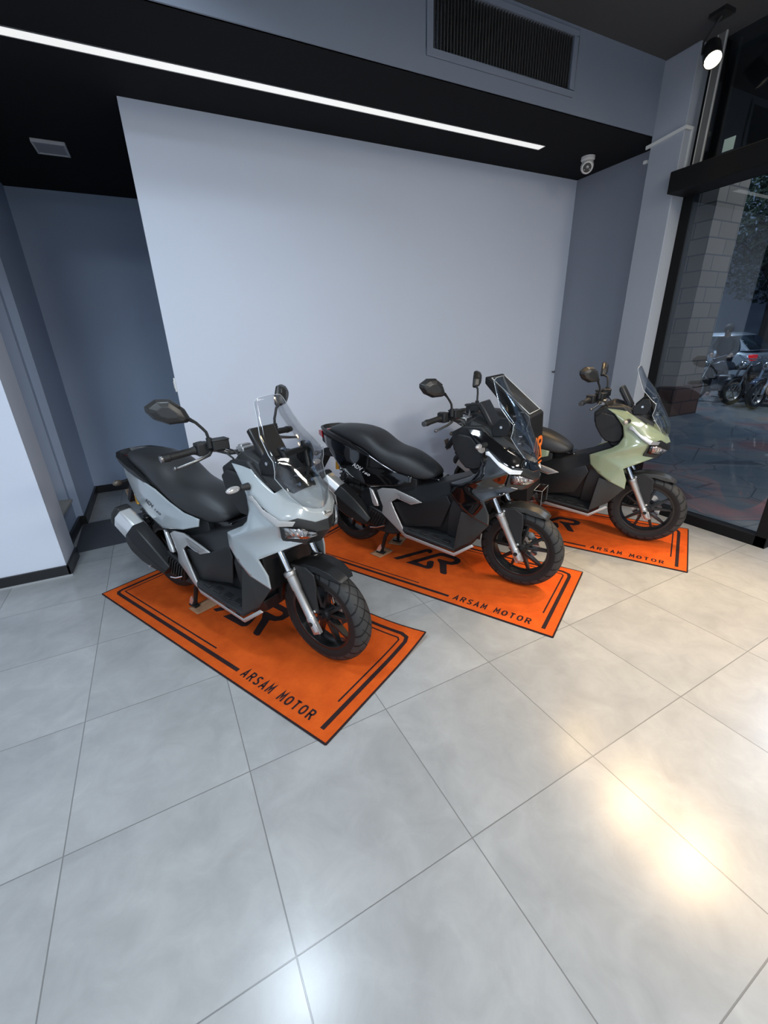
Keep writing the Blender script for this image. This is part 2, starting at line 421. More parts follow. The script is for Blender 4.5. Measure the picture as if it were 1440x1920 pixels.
def spot_lamp(p, tgt, label):
    d = (Vector(tgt)-Vector(p)).normalized(); rt = d.to_track_quat('Y', 'Z').to_matrix().to_4x4()
    t = tag(empty('spot_lamp', p), label, 'lamp', 'spot lamps along the shop front')
    bm_ = mat('lamp_black', (.015, .015, .015), .4)
    G().lathe_y([(0, -.15), (.045, -.148), (.052, -.13), (.052, .0), (.046, .0), (.044, -.018), (0, -.018)], 28).xf(rt).make('housing', bm_, t)
    G().lathe_y([(0, -.016), (.043, -.016), (.043, -.008), (0, -.006)], 28).xf(rt).make('glowing_lens', mat('lamp_glow', (1, .95, .85), .5, emit=(1, .9, .72), es=35), t)
    g = G().tube([tuple(rt @ Vector((.056, -.08, 0))), tuple(rt @ Vector((.056, -.10, 0))+Vector((0, 0, .05))), (.0, .0, ZU-p[2]-.02)], .006, 8)
    g.bb((-.05, -.05, ZU-p[2]-.022), (.05, .05, ZU-p[2])); g.make('bracket', bm_, t)
spot_lamp(LAMPS[0], (2.0, .6, 0.6), 'glowing warm spot lamp on a bracket above the shop front glass')
# white cable trunking round the pillar, a short stub, and the clear conduit beside it
def trunking():
    g = G()
    zt0, zt1 = 2.895, 2.925
    s = .011
    g.add([(XP-.014, YP1+.03, zt0-s), (XP-.014, YP0-.014, zt1-s), (XP-.014, YP0-.014, zt1+s), (XP-.014, YP1+.03, zt0+s),
           (XP, YP1+.03, zt0-s), (XP, YP0, zt1-s), (XP, YP0, zt1+s), (XP, YP1+.03, zt0+s)],
          [(0, 1, 2, 3), (4, 7, 6, 5), (0, 4, 5, 1), (3, 2, 6, 7), (0, 3, 7, 4), (1, 5, 6, 2)])
    g.bb((XP-.014, YP0-.014, zt1-s), (XG+.002, YP0-.001, zt1+s))
    g.bb((XG-.016, YP0-.016, 2.655), (XG+.004, YP0-.001, zt1+s))
    tag(g.make('cable_trunking', WHITE_P, bevel=.002), 'white cable trunking stepping round the grey pillar above the header', 'trunking')
    g = G().bb((XR-.02, YP1+.16, 2.87), (XR, YP1+.35, 2.892))
    tag(G().bb((XP+.01, YP1+.02, 2.800), (XP+.03, YP1+.05, 2.822)).bb((XP+.02, YP1-.005, 2.800), (XP+.03, YP1+.02, 2.822)).make('trunking_stub', WHITE_P, bevel=.002), 'short white trunking stub poking out behind the pillar under the black ceiling', 'trunking')
    g = G().bb((XG-.008, 2.345, 2.655), (XG+.0, 2.405, 3.10))
    g2 = G().bb((XG-.03, 2.34, 2.655), (XG-.022, 2.348, ZU)).bb((XG-.03, 2.395, 2.655), (XG-.026, 2.40, ZU))
    t = tag(empty('cable_duct', (0, 0, 0)), 'grey vertical cable duct with pale edges rising from the black header', 'trunking')
    G().bb((XG-.026, 2.343, 2.655), (XG-.008, 2.402, ZU)).make('duct_body', mat('duct_grey', (.16, .155, .14), .5), t)
    g2.make('edge_strip', mat('duct_edge', (.55, .54, .50), .45), t)
trunking()
tag(G().bb((XG+.054, 2.185, 2.725), (XG+.0575, 2.255, 2.80)).make('sticker', mat('sticker_green', (.55, .68, .58), .6)), 'small pale green square sticker on the dark upper pane', 'sticker')
tg = empty('wall_switch', (.037, YW+.045, 1.281)); tag(tg, 'small white switch on the edge of the pale wall', 'switch')
G().bb((-.012, -.04, -.05), (0, .04, .05)).make('plate', WHITE_P, tg, bevel=.003)
G().bb((-.016, -.022, -.028), (-.011, .022, .028)).make('rocker', mat('rocker_white', (.8, .8, .78), .35), tg, bevel=.002)
tag(G().tube([(3.917, YW, 1.18), (3.917, YW-.03, 1.172), (3.917, YW-.034, 1.19)], .006, 8).make('wall_hook', mat('hook_dark', (.03, .03, .03), .4)), 'tiny dark hook on the pale wall near the corner', 'hook')

# ------------------------------------------------------------------ mats
def felt(name, c1, c2):
    m, nt, b = nodes(name); N = nt.nodes; L = nt.links
    tc = N.new('ShaderNodeTexCoord'); n = N.new('ShaderNodeTexNoise'); n.inputs['Scale'].default_value = 9; n.inputs['Detail'].default_value = 9; n.inputs['Roughness'].default_value = .72
    L.new(tc.outputs['Object'], n.inputs['Vector'])
    r = N.new('ShaderNodeValToRGB'); r.color_ramp.elements[0].position = .3; r.color_ramp.elements[1].position = .7
    r.color_ramp.elements[0].color = (*c1, 1); r.color_ramp.elements[1].color = (*c2, 1)
    L.new(n.outputs['Fac'], r.inputs[0]); L.new(r.outputs[0], b.inputs['Base Color'])
    b.inputs['Roughness'].default_value = .95; b.inputs['Specular IOR Level'].default_value = .1
    n2 = N.new('ShaderNodeTexNoise'); n2.inputs['Scale'].default_value = 700
    L.new(tc.outputs['Object'], n2.inputs['Vector'])
    bp = N.new('ShaderNodeBump'); bp.inputs['Strength'].default_value = .35; bp.inputs['Distance'].default_value = .003
    L.new(n2.outputs['Fac'], bp.inputs['Height']); L.new(bp.outputs[0], b.inputs['Normal'])
    return m
ORANGE = felt('orange_pile', (.47, .066, .009), (.63, .102, .013))
INK = felt('black_pile', (.020, .012, .014), (.032, .018, .018))
EMB_S = [(-1.245, .311), (-1.099, .572), (-1.072, .583), (-1.045, .570), (-1.035, .546), (-1.043, .523), (-1.058, .522), (-1.064, .535), (-1.079, .530), (-1.177, .345), (-1.205, .306)]
EMB_L = [(-1.126, .300), (-.983, .564), (-.955, .579), (-.84, .572), (-.800, .552), (-.783, .519), (-.787, .477), (-.818, .443), (-.855, .431), (-.792, .306), (-.800, .294), (-.83, .294), (-.842, .302), (-.906, .418), (-.940, .450), (-.949, .468), (-.937, .478), (-.850, .478), (-.835, .488), (-.829, .508), (-.838, .525), (-.852, .531), (-.938, .534), (-.959, .524), (-1.053, .345), (-.985, .333), (-.972, .342), (-.995, .388), (-.985, .415), (-.967, .424), (-.950, .415), (-.925, .348), (-.923, .318), (-.945, .300)]
GLYPH = {
    'A': [[(0, -.08), (.35, 1), (.70, -.08)], [(.13, .28), (.57, .28)]],
    'R': [[(.06, -.08), (.06, 1), (.46, 1), (.62, .93), (.68, .76), (.62, .58), (.46, .50), (.06, .50)], [(.38, .50), (.70, -.08)]],
    'S': [[(.66, .86), (.56, .97), (.40, 1), (.20, .97), (.09, .86), (.09, .70), (.20, .58), (.50, .45), (.64, .32), (.64, .14), (.52, .03), (.34, 0), (.16, .03), (.04, .14)]],
    'M': [[(0, -.08), (.06, 1.02), (.35, .32), (.64, 1.02), (.70, -.08)]],
    'O': [[(.35, 1), (.14, .93), (.03, .74), (0, .5), (.03, .26), (.14, .07), (.35, 0), (.56, .07), (.67, .26), (.70, .5), (.67, .74), (.56, .93), (.35, 1)]],
    'T': [[(0, 1), (.70, 1)], [(.35, 1), (.35, -.08)]]}
def line_path(pts, wd, z):
    """mitred flat ribbon along pts"""
    g = G(); n = len(pts); vs = []
    for i, p in enumerate(pts):
        p = Vector(p)
        a = (p-Vector(pts[i-1])).normalized() if i > 0 else None
        b = (Vector(pts[i+1])-p).normalized() if i < n-1 else None
        if a is None: a = b
        if b is None: b = a
        na = Vector((-a.y, a.x)); nb = Vector((-b.y, b.x)); m = (na+nb).normalized(); k = wd/2/max(.3, m.dot(na))
        q = p+m*k; r = p-m*k
        vs += [(q.x, q.y, z), (r.x, r.y, z)]
    return g.add(vs, [(2*i, 2*i+1, 2*i+3, 2*i+2) for i in range(n-1)])
def zlift(u, v, curl):
    if not curl: return 0.
    d = math.hypot(u, v-.815)
    return .028*max(0, 1-d/.33)**2
def make_mat(o, ang, label, W=.815, Lm=2.05, curl=False):
    t = tag(empty('floor_mat', (o[0], o[1], 0), math.radians(ang)), label, 'mat', 'orange lettered mats under the scooters')
    T = .006
    g = G(); nu, nv = 60, 30; vs = []
    for i in range(nu+1):
        for j in range(nv+1):
            u, v = -Lm*i/nu, W*j/nv
            vs.append((u, v, T+zlift(u, v, curl)))
    m0 = len(vs)
    fs = [(i*(nv+1)+j, i*(nv+1)+j+1, (i+1)*(nv+1)+j+1, (i+1)*(nv+1)+j) for i in range(nu) for j in range(nv)]
    g.add(vs, fs)
    g.add([(x, y, z-T) for x, y, z in vs], [tuple(reversed(q)) for q in fs])
    g.make('pile', ORANGE, t, smooth=60)
    # black binding round the edge
    b = G(); per = [(-Lm*i/60, 0) for i in range(61)]+[(-Lm, W*j/30) for j in range(1, 31)]+[(-Lm+Lm*i/60, W) for i in range(1, 61)]+[(0, W-W*j/30) for j in range(1, 30)]
    b.tube([(u, v, T*.6+zlift(u, v, curl)) for u, v in per+per[:1]], .0052, 6)
    b.make('binding', INK, t)
    def drape(g, dz): g.v = [(x, y, T+dz+zlift(x, y, curl)) for x, y, z in g.v]; return g
    def dense(pts, step=.04):
        r = []
        for a, c in zip(pts[:-1], pts[1:]):
            n = max(1, int(math.hypot(c[0]-a[0], c[1]-a[1])/step))
            r += [(a[0]+(c[0]-a[0])*k/n, a[1]+(c[1]-a[1])*k/n) for k in range(n)]
        return r+[pts[-1]]
    e = .063
    thick = [(-.658, e), (-Lm+e+.035, e), (-Lm+e+.008, e+.012), (-Lm+e, e+.04), (-Lm+e, W-e-.04), (-Lm+e+.035, W-e), (-e-.055, W-e), (-e-.012, W-e-.016), (-e, W-e-.05), (-e, .045)]
    drape(line_path(dense(thick), .022, 0), .0009).make('border_line', INK, t, smooth=0)
    e2 = .102
    thin = [(-.90, e2), (-Lm+e2, e2), (-Lm+e2, W-e2), (-e2-.015, W-e2), (-e2, W-e2-.015), (-e2, .195)]
    drape(line_path(dense(thin), .009, 0), .0009).make('border_line', INK, t, smooth=0)
    g = G(); x = -.622; hgt = .056
    for ch in 'ARSAM MOTOR':
        if ch == ' ': x += .036; continue
        for st in GLYPH[ch]:
            r = line_path([(x+a*hgt*.66, .045+b*(hgt-.009)+.0045) for a, b in st], .0095, T+.0011)
            g.add(r.v, r.f)
        x += hgt*.66*.70+.0205
    g.make('lettering', INK, t, smooth=0, merge=False)
    g = G()
    for poly in (EMB_S, EMB_L):
        g.prism(poly, xy, T-.001, T+.0012)
    g.make('emblem', INK, t, smooth=0)
make_mat((.291, 1.228), -61.6, 'orange mat under the white scooter, nearest, one front corner curling up', curl=True)
make_mat((1.616, 1.279), -60.5, 'orange mat under the glossy black scooter', W=.822)
make_mat((2.946, 1.341), -60.6, 'orange mat under the sage green scooter beside the shop front', W=.838)

CARD = mat('worn_cardboard', (.36, .19, .10), .9, noise=.35, nscale=25)
def pad(p, rz, label, s=(.15, .11)):
    g = G(); n = 6; vs = []
    for i in range(n+1):
        for j in range(n+1):
            x, y = -s[0]/2+s[0]*i/n, -s[1]/2+s[1]*j/n
            cx = max(0, abs(x)/(s[0]/2)-.55)
            vs.append((x, y, .0072+.012*cx*cx*(1.5 if x > 0 else 1)))
    fs = [(i*(n+1)+j, (i+1)*(n+1)+j, (i+1)*(n+1)+j+1, i*(n+1)+j+1) for i in range(n) for j in range(n)]
    g.add(vs, fs)
    o = g.make('cardboard_pad', CARD, None, (p[0], p[1], 0), (0, 0, rz), solid=.003, offset=1, smooth=60)
    tag(o, label, 'cardboard', 'cardboard pads under the stand feet')

# ------------------------------------------------------------------ scooter
BLK = mat('matte_black_plastic', (.010, .0105, .0115), .58, noise=.12, nscale=300)
BLK2 = mat('satin_black_plastic', (.0095, .0098, .0105), .42, spec=.4)
GREYP = mat('dark_grey_plastic', (.018, .0175, .0175), .33)
GLOSSB = mat('gloss_black_trim', (.006, .006, .007), .12, coat=.6)
SEAT = mat('seat_vinyl', (.020, .0203, .0215), .46, bump=.12, nscale=500)
SILV = mat('silver_lacquer', (.47, .46, .45), .30, .55)
CHROME = mat('chrome', (.80, .80, .80), .12, 1.0)
ALU = mat('cast_aluminium', (.48, .47, .46), .36, .85)
STEEL = mat('brushed_steel', (.88, .88, .87), .36, .85)
RIMM = mat('rim_black', (.010, .0095, .0095), .30)
DISC = mat('disc_steel', (.55, .55, .55), .25, .9)
LENS = clear_mat('lamp_lens', (.95, .96, .97), .12, .02, .6)
REFL = mat('lamp_reflector', (.82, .84, .86), .25, .25)
RED = mat('red_lens', (.45, .01, .015), .2)
AMBER = mat('amber_gold', (.75, .38, .05), .3, .8)
MIRR = mat('mirror_glass', (.75, .77, .8), .03, 1.)
SPRING = mat('spring_black', (.012, .012, .012), .3)
def tyre_material():
    m, nt, b = nodes('tyre_rubber'); N = nt.nodes; L = nt.links
    tc = N.new('ShaderNodeTexCoord'); sp = N.new('ShaderNodeSeparateXYZ'); L.new(tc.outputs['Object'], sp.inputs[0])
    def mth(op, a, b_=None, c=None):
        n = N.new('ShaderNodeMath'); n.operation = op
        for i, q in enumerate((a, b_, c)):
            if q is None: continue
            if isinstance(q, (int, float)): n.inputs[i].default_value = q
            else: L.new(q, n.inputs[i])
        return n.outputs[0]
    ang = mth('ARCTAN2', sp.outputs[2], sp.outputs[0])
    ay = mth('ABSOLUTE', sp.outputs[1])
    r2 = mth('SQRT', mth('ADD', mth('MULTIPLY', sp.outputs[0], sp.outputs[0]), mth('MULTIPLY', sp.outputs[2], sp.outputs[2])))
    u = mth('MULTIPLY', ang, 24/(2*PI))
    def groove(sgn, wdt, slope):
        q = mth('FRACT', mth('ADD', u, mth('MULTIPLY', sp.outputs[1] if sgn else ay, slope)))
        return mth('LESS_THAN', mth('ABSOLUTE', mth('SUBTRACT', q, .5)), wdt)
    g1 = groove(0, .085, 17.0); g2 = mth('MULTIPLY', groove(0, .055, -21.0), mth('LESS_THAN', ay, .036))
    tread = mth('GREATER_THAN', r2, TR-.042)
    g = mth('MULTIPLY', mth('MAXIMUM', g1, mth('MULTIPLY', g2, 1)), tread)
    n = N.new('ShaderNodeTexNoise'); n.inputs['Scale'].default_value = 60; L.new(tc.outputs['Object'], n.inputs['Vector'])
    base = N.new('ShaderNodeMix'); base.data_type = 'RGBA'; base.inputs[6].default_value = (.024, .0235, .023, 1); base.inputs[7].default_value = (.040, .039, .0375, 1)
    L.new(n.outputs['Fac'], base.inputs[0])
    sw = N.new('ShaderNodeMix'); sw.data_type = 'RGBA'; L.new(tread, sw.inputs[0]); sw.inputs[6].default_value = (.011, .0108, .0105, 1); L.new(base.outputs[2], sw.inputs[7])
    mx = N.new('ShaderNodeMix'); mx.data_type = 'RGBA'; L.new(g, mx.inputs[0]); L.new(sw.outputs[2], mx.inputs[6]); mx.inputs[7].default_value = (.003, .003, .003, 1)
    L.new(mx.outputs[2], b.inputs['Base Color']); b.inputs['Roughness'].default_value = .62; b.inputs['Specular IOR Level'].default_value = .35
    bp = N.new('ShaderNodeBump'); bp.invert = True; bp.inputs['Strength'].default_value = .9; bp.inputs['Distance'].default_value = .006
    L.new(g, bp.inputs['Height']); L.new(bp.outputs[0], b.inputs['Normal'])
    return m
TR = .265
TYRE = tyre_material()

def wheel(name, root, loc, R, hw, disc_side):
    """wheel > tyre, rim, hub, brake_disc"""
    rim_r = R-.079
    w_ = empty(name, loc); w_.parent = root
    prof = [(rim_r-.004, -hw*.80), (rim_r+.012, -hw*.90), (rim_r+.035, -hw), (R-.034, -hw*.97), (R-.016, -hw*.80), (R-.005, -hw*.52), (R, -hw*.2), (R, hw*.2), (R-.005, hw*.52), (R-.016, hw*.80), (R-.034, hw*.97), (rim_r+.035, hw), (rim_r+.012, hw*.90), (rim_r-.004, hw*.80)]
    G().lathe_y(prof, 72).make('tyre', TYRE, w_, smooth=50)
    g = G().lathe_y([(rim_r+.004, -hw*.84), (rim_r-.012, -hw*.82), (rim_r-.014, -hw*.6), (rim_r-.020, -hw*.35), (rim_r-.020, hw*.35), (rim_r-.014, hw*.6), (rim_r-.012, hw*.82), (rim_r+.004, hw*.84)], 64)
    for k in range(5):
        a = 2*PI*k/5+.35
        for s in (-1, 1):
            a1 = a+s*.10; a2 = a+s*.27
            p0 = Vector((math.cos(a1)*.034, 0, math.sin(a1)*.034)); p1 = Vector((math.cos(a2)*(rim_r-.016), 0, math.sin(a2)*(rim_r-.016)))
            d = (p1-p0).normalized(); q = Vector((-d.z, 0, d.x)); y = Vector((0, 1, 0))
            r0 = [p0+q*.010+y*.024, p0-q*.010+y*.024, p0-q*.010-y*.024, p0+q*.010-y*.024]
            r1 = [p1+q*.0075+y*.012, p1-q*.0075+y*.012, p1-q*.0075-y*.012, p1+q*.0075-y*.012]
            g.loft([r0, r1])
    g.make('rim', RIMM, w_, bevel=.002)
    G().lathe_y([(0, -.052), (.014, -.052), (.016, -.04), (.034, -.036), (.042, -.02), (.042, .02), (.034, .036), (.016, .04), (.014, .052), (0, .052)], 28).make('hub', BLK2, w_)
    g = G(); n = 60; ds = disc_side*.047
    outer = []; inner = []
    for k in range(n):
        a = 2*PI*k/n; r = .104+.004*math.cos(a*12)
        outer.append((r*math.cos(a), r*math.sin(a))); inner.append((.066*math.cos(a), .066*math.sin(a)))
    vs = [(x, ds+q, z) for q in (-.002, .002) for x, z in outer+inner]
    fs = []
    for k in range(n):
        k2 = (k+1) % n
        fs += [(k, k2, n+k2, n+k), (2*n+k, 3*n+k, 3*n+k2, 2*n+k2), (k, 2*n+k, 2*n+k2, k2), (n+k, n+k2, 3*n+k2, 3*n+k)]
    g.add(vs, fs)
    for k in range(5):
        a = 2*PI*k/5
        g.tube([(.03*math.cos(a), ds, .03*math.sin(a)), (.07*math.cos(a+.3), ds, .07*math.sin(a+.3))], .005, 6)
    g.make('brake_disc', DISC, w_, smooth=40)
    return w_

def rbox(g, c, d, rot=None): return g.box(c, d, rot)

def scooter(o, ang, paint, letter, label, tilt=(.62, .62), badge=None, trim=None, fend=None, wing=False):
    root = tag(empty('scooter', (o[0], o[1], 0), math.radians(ang)), label, 'motor scooter', 'scooters parked on the orange mats')
    ZO = .007     # stands on the mat
    B = empty('scooter_base', (0, 0, 0)); bpy.data.objects.remove(B)
    root.location.z = ZO
    P = root
    trim = trim or SILV
    # ---- wheels
    wheel('front_wheel', P, (0, 0, .265), .265, .055, 1)
    wheel('rear_wheel', P, (-1.335, 0, .268), .256, .064, 1)
    # ---- fork legs: cast lower, chrome stanchion, caliper
    fx, fz = -math.sin(math.radians(27)), math.cos(math.radians(27))
    for s in (-1, 1):
        ax = lambda d: (fx*d, s*.098, .262+fz*d)
        g = G().tube([ax(-.055), ax(-.045), ax(.03), ax(.035), ax(.18), ax(.19), ax(.255), ax(.262), ax(.28), ax(.285)], [.014, .021, .024, .021, .021, .024, .026, .030, .030, .022], 18)
        g.box(ax(-.03), (.05, .022, .06), Matrix.Rotation(math.radians(-27), 3, 'Y'))
        lg = g.make('fork_leg', ALU, P, bevel=.002)
        G().tube([ax(.28), ax(.52)], .0165, 16).make('stanchion', CHROME, lg)
        G().tube([(0, s*.07, .265), (0, s*.122, .265)], .013, 12).make('axle_nut', BLK2, lg)
        if s > 0:
            G().box((-.105, .066, .295), (.055, .05, .10), Matrix.Rotation(math.radians(20), 3, 'Y')).make('brake_caliper', BLK2, lg, bevel=.008)
    # steering stem and lower yoke, radiator shroud behind the wheel
    g = G().box((-.205, 0, .60), (.07, .23, .05), Matrix.Rotation(math.radians(-27), 3, 'Y')).tube([(-.2, 0, .58), (-.34, 0, .95)], .035, 14)
    g.make('steering_stem', BLK, P, bevel=.004)
    # ---- front fender over the wheel
    g = G(); rings = []
    data = [(57, .281, .044), (61, .285, .056), (72, .290, .064), (86, .293, .070), (100, .294, .072), (116, .293, .070), (134, .290, .064), (150, .288, .060), (166, .287, .058), (178, .287, .052)]
    for a, r, hw in data:
        a = math.radians(a); c, s_ = math.cos(a), math.sin(a)
        dr = .026 if a > math.radians(66) else .006
        prof = [(-hw, -dr), (-hw*.92, .002), (-hw*.45, .007), (0, .013), (hw*.45, .007), (hw*.92, .002), (hw, -dr)]
        rings.append([((r+q)*c, y, .265+(r+q)*s_) for y, q in prof])
    g.loft(rings, closed=False)
    ff = g.make('front_fender', fend or BLK2, P, solid=.003, bevel=.0015, smooth=22)
    for s in (-1, 1):
        poly = [(-.135, .540), (-.04, .548), (.012, .520), (.020, .45), (.014, .40), (.020, .315), (-.006, .296), (-.030, .315), (-.075, .43), (-.150, .49)]
        G().prism(poly, lambda a, b, t: (a, s*(t-.0*b), b), .066, .078).make('fender_stay', BLK, ff, bevel=.004)
        for q in ((-.105, .525), (.0, .318)):
            G().tube([(q[0], s*.076, q[1]), (q[0], s*.083, q[1])], .0075, 10).make('bolt', CHROME, ff)
    # ---- lower cowl behind the front wheel
    g = G()
    rg = []
    for z, x0, x1, hw in [(.245, -.44, -.335, .10), (.30, -.46, -.325, .14), (.42, -.45, -.275, .165), (.52, -.43, -.235, .185), (.62, -.40, -.17, .17), (.70, -.38, -.05, .10)]:
        rg.append([(x0, -hw, z), (x1-.03, -hw, z), (x1, -hw*.6, z), (x1, hw*.6, z), (x1-.03, hw, z), (x0, hw, z)])
    g.loft(rg); g.make('lower_cowl', BLK, P, bevel=.006)
    # ---- painted front cowl (both flanks and the hood)
    V = dict(r0=(-.388, .135, 1.040), r1=(-.312, .165, .997), r2=(-.243, .185, .913), r3=(-.226, .197, .843), r4=(-.253, .198, .785), r5=(-.298, .192, .750),
             r6=(-.434, .188, .686), r7=(-.416, .203, .618), r8=(-.352, .214, .558), r9=(-.268, .220, .505), r10=(-.158, .196, .452), r11=(-.158, .200, .525),
             r12=(-.190, .217, .612), n1=(-.10, .172, .655), r14=(-.015, .090, .688), HB=(-.090, .148, .712), HL=(-.058, .182, .806),
             k1=(-.350, .224, .697), k2=(-.190, .236, .762), A1=(-.292, .125, 1.048), A2=(-.208, .150, 1.000), A3=(-.098, .148, .930), A4=(-.005, .098, .878),
             Q1=(-.213, .198, .945), Q2=(-.128, .192, .880), Q3=(-.035, .160, .842), N2=(.002, .124, .826), Pn=(.034, .060, .832), N3=(.042, .058, .792))
    F = [('r0', 'r1', 'A1'), ('r1', 'Q1', 'A2', 'A1'), ('r1', 'r2', 'Q1'), ('Q1', 'Q2', 'A3', 'A2'), ('Q2', 'Q3', 'A4', 'A3'), ('r2', 'r3', 'Q2', 'Q1'),
         ('r3', 'k2', 'HL', 'Q2'), ('Q2', 'HL', 'Q3'), ('HL', 'N2', 'Q3'), ('r3', 'r4', 'k2'), ('r4', 'r5', 'k1', 'k2'), ('r5', 'r6', 'k1'), ('k2', 'HB', 'HL'),
         ('k1', 'r12', 'n1', 'HB', 'k2'), ('HB', 'n1', 'r14'), ('r6', 'r7', 'k1'), ('r7', 'r8', 'k1'), ('r8', 'r12', 'k1'), ('r8', 'r9', 'r12'), ('r9', 'r11', 'r12'), ('r9', 'r10', 'r11'),
         ('A4', 'Q3', 'N2', 'Pn'), ('Pn', 'N2', 'N3')]
    names = list(V); idx = {n: i for i, n in enumerate(names)}
    g = G().sym([V[n] for n in names], [tuple(idx[n] for n in f) for f in F])
    H0, H1, H2, H3 = (-.115, 0, .945), (-.02, 0, .897), (.040, 0, .846), (.064, 0, .795)
    def p3(n, s): x, y, z = V[n]; return (x, s*y, z)
    for s in (-1, 1):
        g.add([p3('A3', s), p3('A4', s), H1, H0], [(0, 1, 2, 3)])
        g.add([p3('A4', s), p3('Pn', s), H2, H1], [(0, 1, 2, 3)])
        g.add([p3('Pn', s), p3('N3', s), H3, H2], [(0, 1, 2, 3)])
    STR = [(V[a], V[b]) for a, b in (('r6', 'k1'), ('k1', 'k2'), ('k2', 'HL'), ('A3', 'A4'), ('A4', 'Pn'), ('k1', 'r12'), ('r12', 'n1'), ('n1', 'r14'), ('r8', 'r12'), ('r11', 'r9'))]+[(H0, H1), (H1, H2), (H2, H3)]
    cowl = g.make('front_cowl', paint, P, solid=.006, smooth=60, outward=True, crease=(.18, STR))
    # indicator bulge cut line + slot of the intake on the flank
    for s in (-1, 1):
        g = G().add([(-.172, s*.2000, .885), (-.160, s*.1995, .893), (-.098, s*.186, .842), (-.104, s*.1875, .834)], [(0, 1, 2, 3)])
        g.make('intake_slot', GLOSSB, P, solid=.004, offset=0)
    # running-light strip from flank to headlight, widened to paint in the gloss reflection
    for s in (-1, 1):
        a = [(-.205, .1985, .918), (-.185, .1975, .922), (-.125, .1965, .868), (-.045, .182, .826), (.000, .134, .814)]
        c = [(-.204, .1995, .900), (-.178, .202, .894), (-.116, .205, .840), (-.056, .192, .800), (-.008, .146, .794)]
        vs = [(x, s*(y+.004), z) for x, y, z in a+c]
        g = G().add(vs, [(i, i+1, 6+i, 5+i) for i in range(4)])
        g.make('running_light_sheen', SILV if not wing else REFL, P, solid=.004, offset=0, bevel=.001)
    # ---- nose beak, headlights
    g = G()
    N2, N3 = V['N2'], V['N3']
    b1, b2, b3 = (-.002, .118, .780), (.048, .056, .748), (.068, 0, .742)
    for s in (-1, 1):
        m_ = lambda p: (p[0], s*p[1], p[2])
        g.add([m_(N2), m_(N3), m_(b2), m_(b1)], [(0, 1, 2, 3)])
        g.add([m_(N3), H3, b3, m_(b2)], [(0, 1, 2, 3)])
        g.add([m_(N2), m_(b1), m_((-.058, .182, .806))], [(0, 1, 2)])
    ch = (.004, 0, .668)
    for s in (-1, 1):
        m_ = lambda p: (p[0], s*p[1], p[2])
        g.add([m_(b2), b3, ch, m_((-.012, .085, .680))], [(0, 1, 2, 3)])
        g.add([m_(b1), m_(b2), m_((-.012, .085, .680)), m_((-.086, .146, .706)), m_((-.058, .182, .806))], [(0, 1, 2, 3, 4)])
        g.add([m_((-.012, .085, .680)), ch, (-.20, 0, .70), m_((-.2, .1, .70)), m_((-.086, .146, .706))], [(0, 1, 2, 3, 4)])
    g.make('nose_beak', GREYP, P, solid=.004, bevel=.003, smooth=25, outward=True)
    for s in (-1, 1):
        m_ = lambda p, d=0: (p[0]+d, s*(p[1]+d*.6), p[2])
        out = [(-.054, .174, .796), (-.004, .118, .776), (.044, .062, .746), (.040, .052, .728), (.006, .088, .716), (-.062, .150, .728)]
        hl = G().add([m_(p, .003) for p in out], [tuple(range(6))]).make('headlight', GLOSSB, P, solid=.006, offset=0)
        lens = [(-.046, .166, .788), (-.004, .121, .772), (.018, .094, .757), (.008, .094, .732), (-.040, .132, .738)]
        g = G().add([m_(p, .007) for p in lens], [(0, 1, 2, 3, 4)])
        g.make('reflector', REFL, hl, solid=.002)
        g = G()
        for k in range(3):
            q0 = Vector(lens[0]).lerp(Vector(lens[2]), .2+.28*k); q1 = Vector(lens[4]).lerp(Vector(lens[3]), .2+.28*k)
            g.tube([m_(q0, .010), m_(q0.lerp(q1, .5), .014), m_(q1, .010)], [.003, .006, .003], 6)
        g.make('lamp_rib', CHROME, hl)
        g = G().add([m_(p, .016) for p in [(-.050, .170, .792), (-.004, .120, .775), (.040, .064, .748), (.036, .056, .732), (.006, .091, .722), (-.056, .148, .733)]], [tuple(range(6))])
        g.make('lens', LENS, hl, solid=.002)
        tip = [(.022, .090, .755), (.042, .064, .745), (.024, .078, .733)]
        G().add([m_(p, .008) for p in tip], [(0, 1, 2)]).make('lamp_tip', REFL, hl, solid=.002)
    # ---- inner fairing facing the rider, pocket cover
    poly = [(-.375, 1.045), (-.455, 1.000), (-.445, .93), (-.395, .85), (-.352, .805), (-.300, .752), (-.19, .76), (-.15, .86), (-.16, .95), (-.26, 1.05)]
    G().prism(poly, xz(1), -.142, .142).make('inner_fairing', BLK, P, bevel=.012, seg=3)
    for s in (-1, 1):
        poly = [(-.40, 1.00), (-.445, .965), (-.43, .90), (-.385, .83), (-.345, .79), (-.29, .785), (-.245, .80), (-.235, .86), (-.26, .93), (-.32, .99)]
        G().prism(poly, lambda a, b, t: (a, s*t, b), .14, .160).make('knee_panel', BLK, P, bevel=.014, seg=3)
    # top cover round the dashboard
    g = G()
    rg = []
    for x, z, hw, h in [(-.40, 1.045, .105, .02), (-.34, 1.075, .125, .03), (-.24, 1.045, .135, .05), (-.14, .985, .12, .06), (-.06, .93, .085, .05)]:
        rg.append([(x, -hw, z-h), (x, -hw*.8, z), (x, 0, z+.012), (x, hw*.8, z), (x, hw, z-h), (x, 0, z-h-.03)])
    g.loft(rg); g.make('cowl_cover', BLK, P, bevel=.004)
    # dashboard with visor
    rot = Matrix.Rotation(math.radians(-52), 3, 'Y')
    db = G().box((-.268, 0, 1.105), (.165, .150, .03), Matrix.Rotation(math.radians(58), 3, 'Y')).make('dashboard', GREYP, P, bevel=.008)
    G().box((-.285, 0, 1.098), (.13, .125, .006), Matrix.Rotation(math.radians(58), 3, 'Y')).make('display', mat('dash_display', (.01, .012, .015), .1), db)
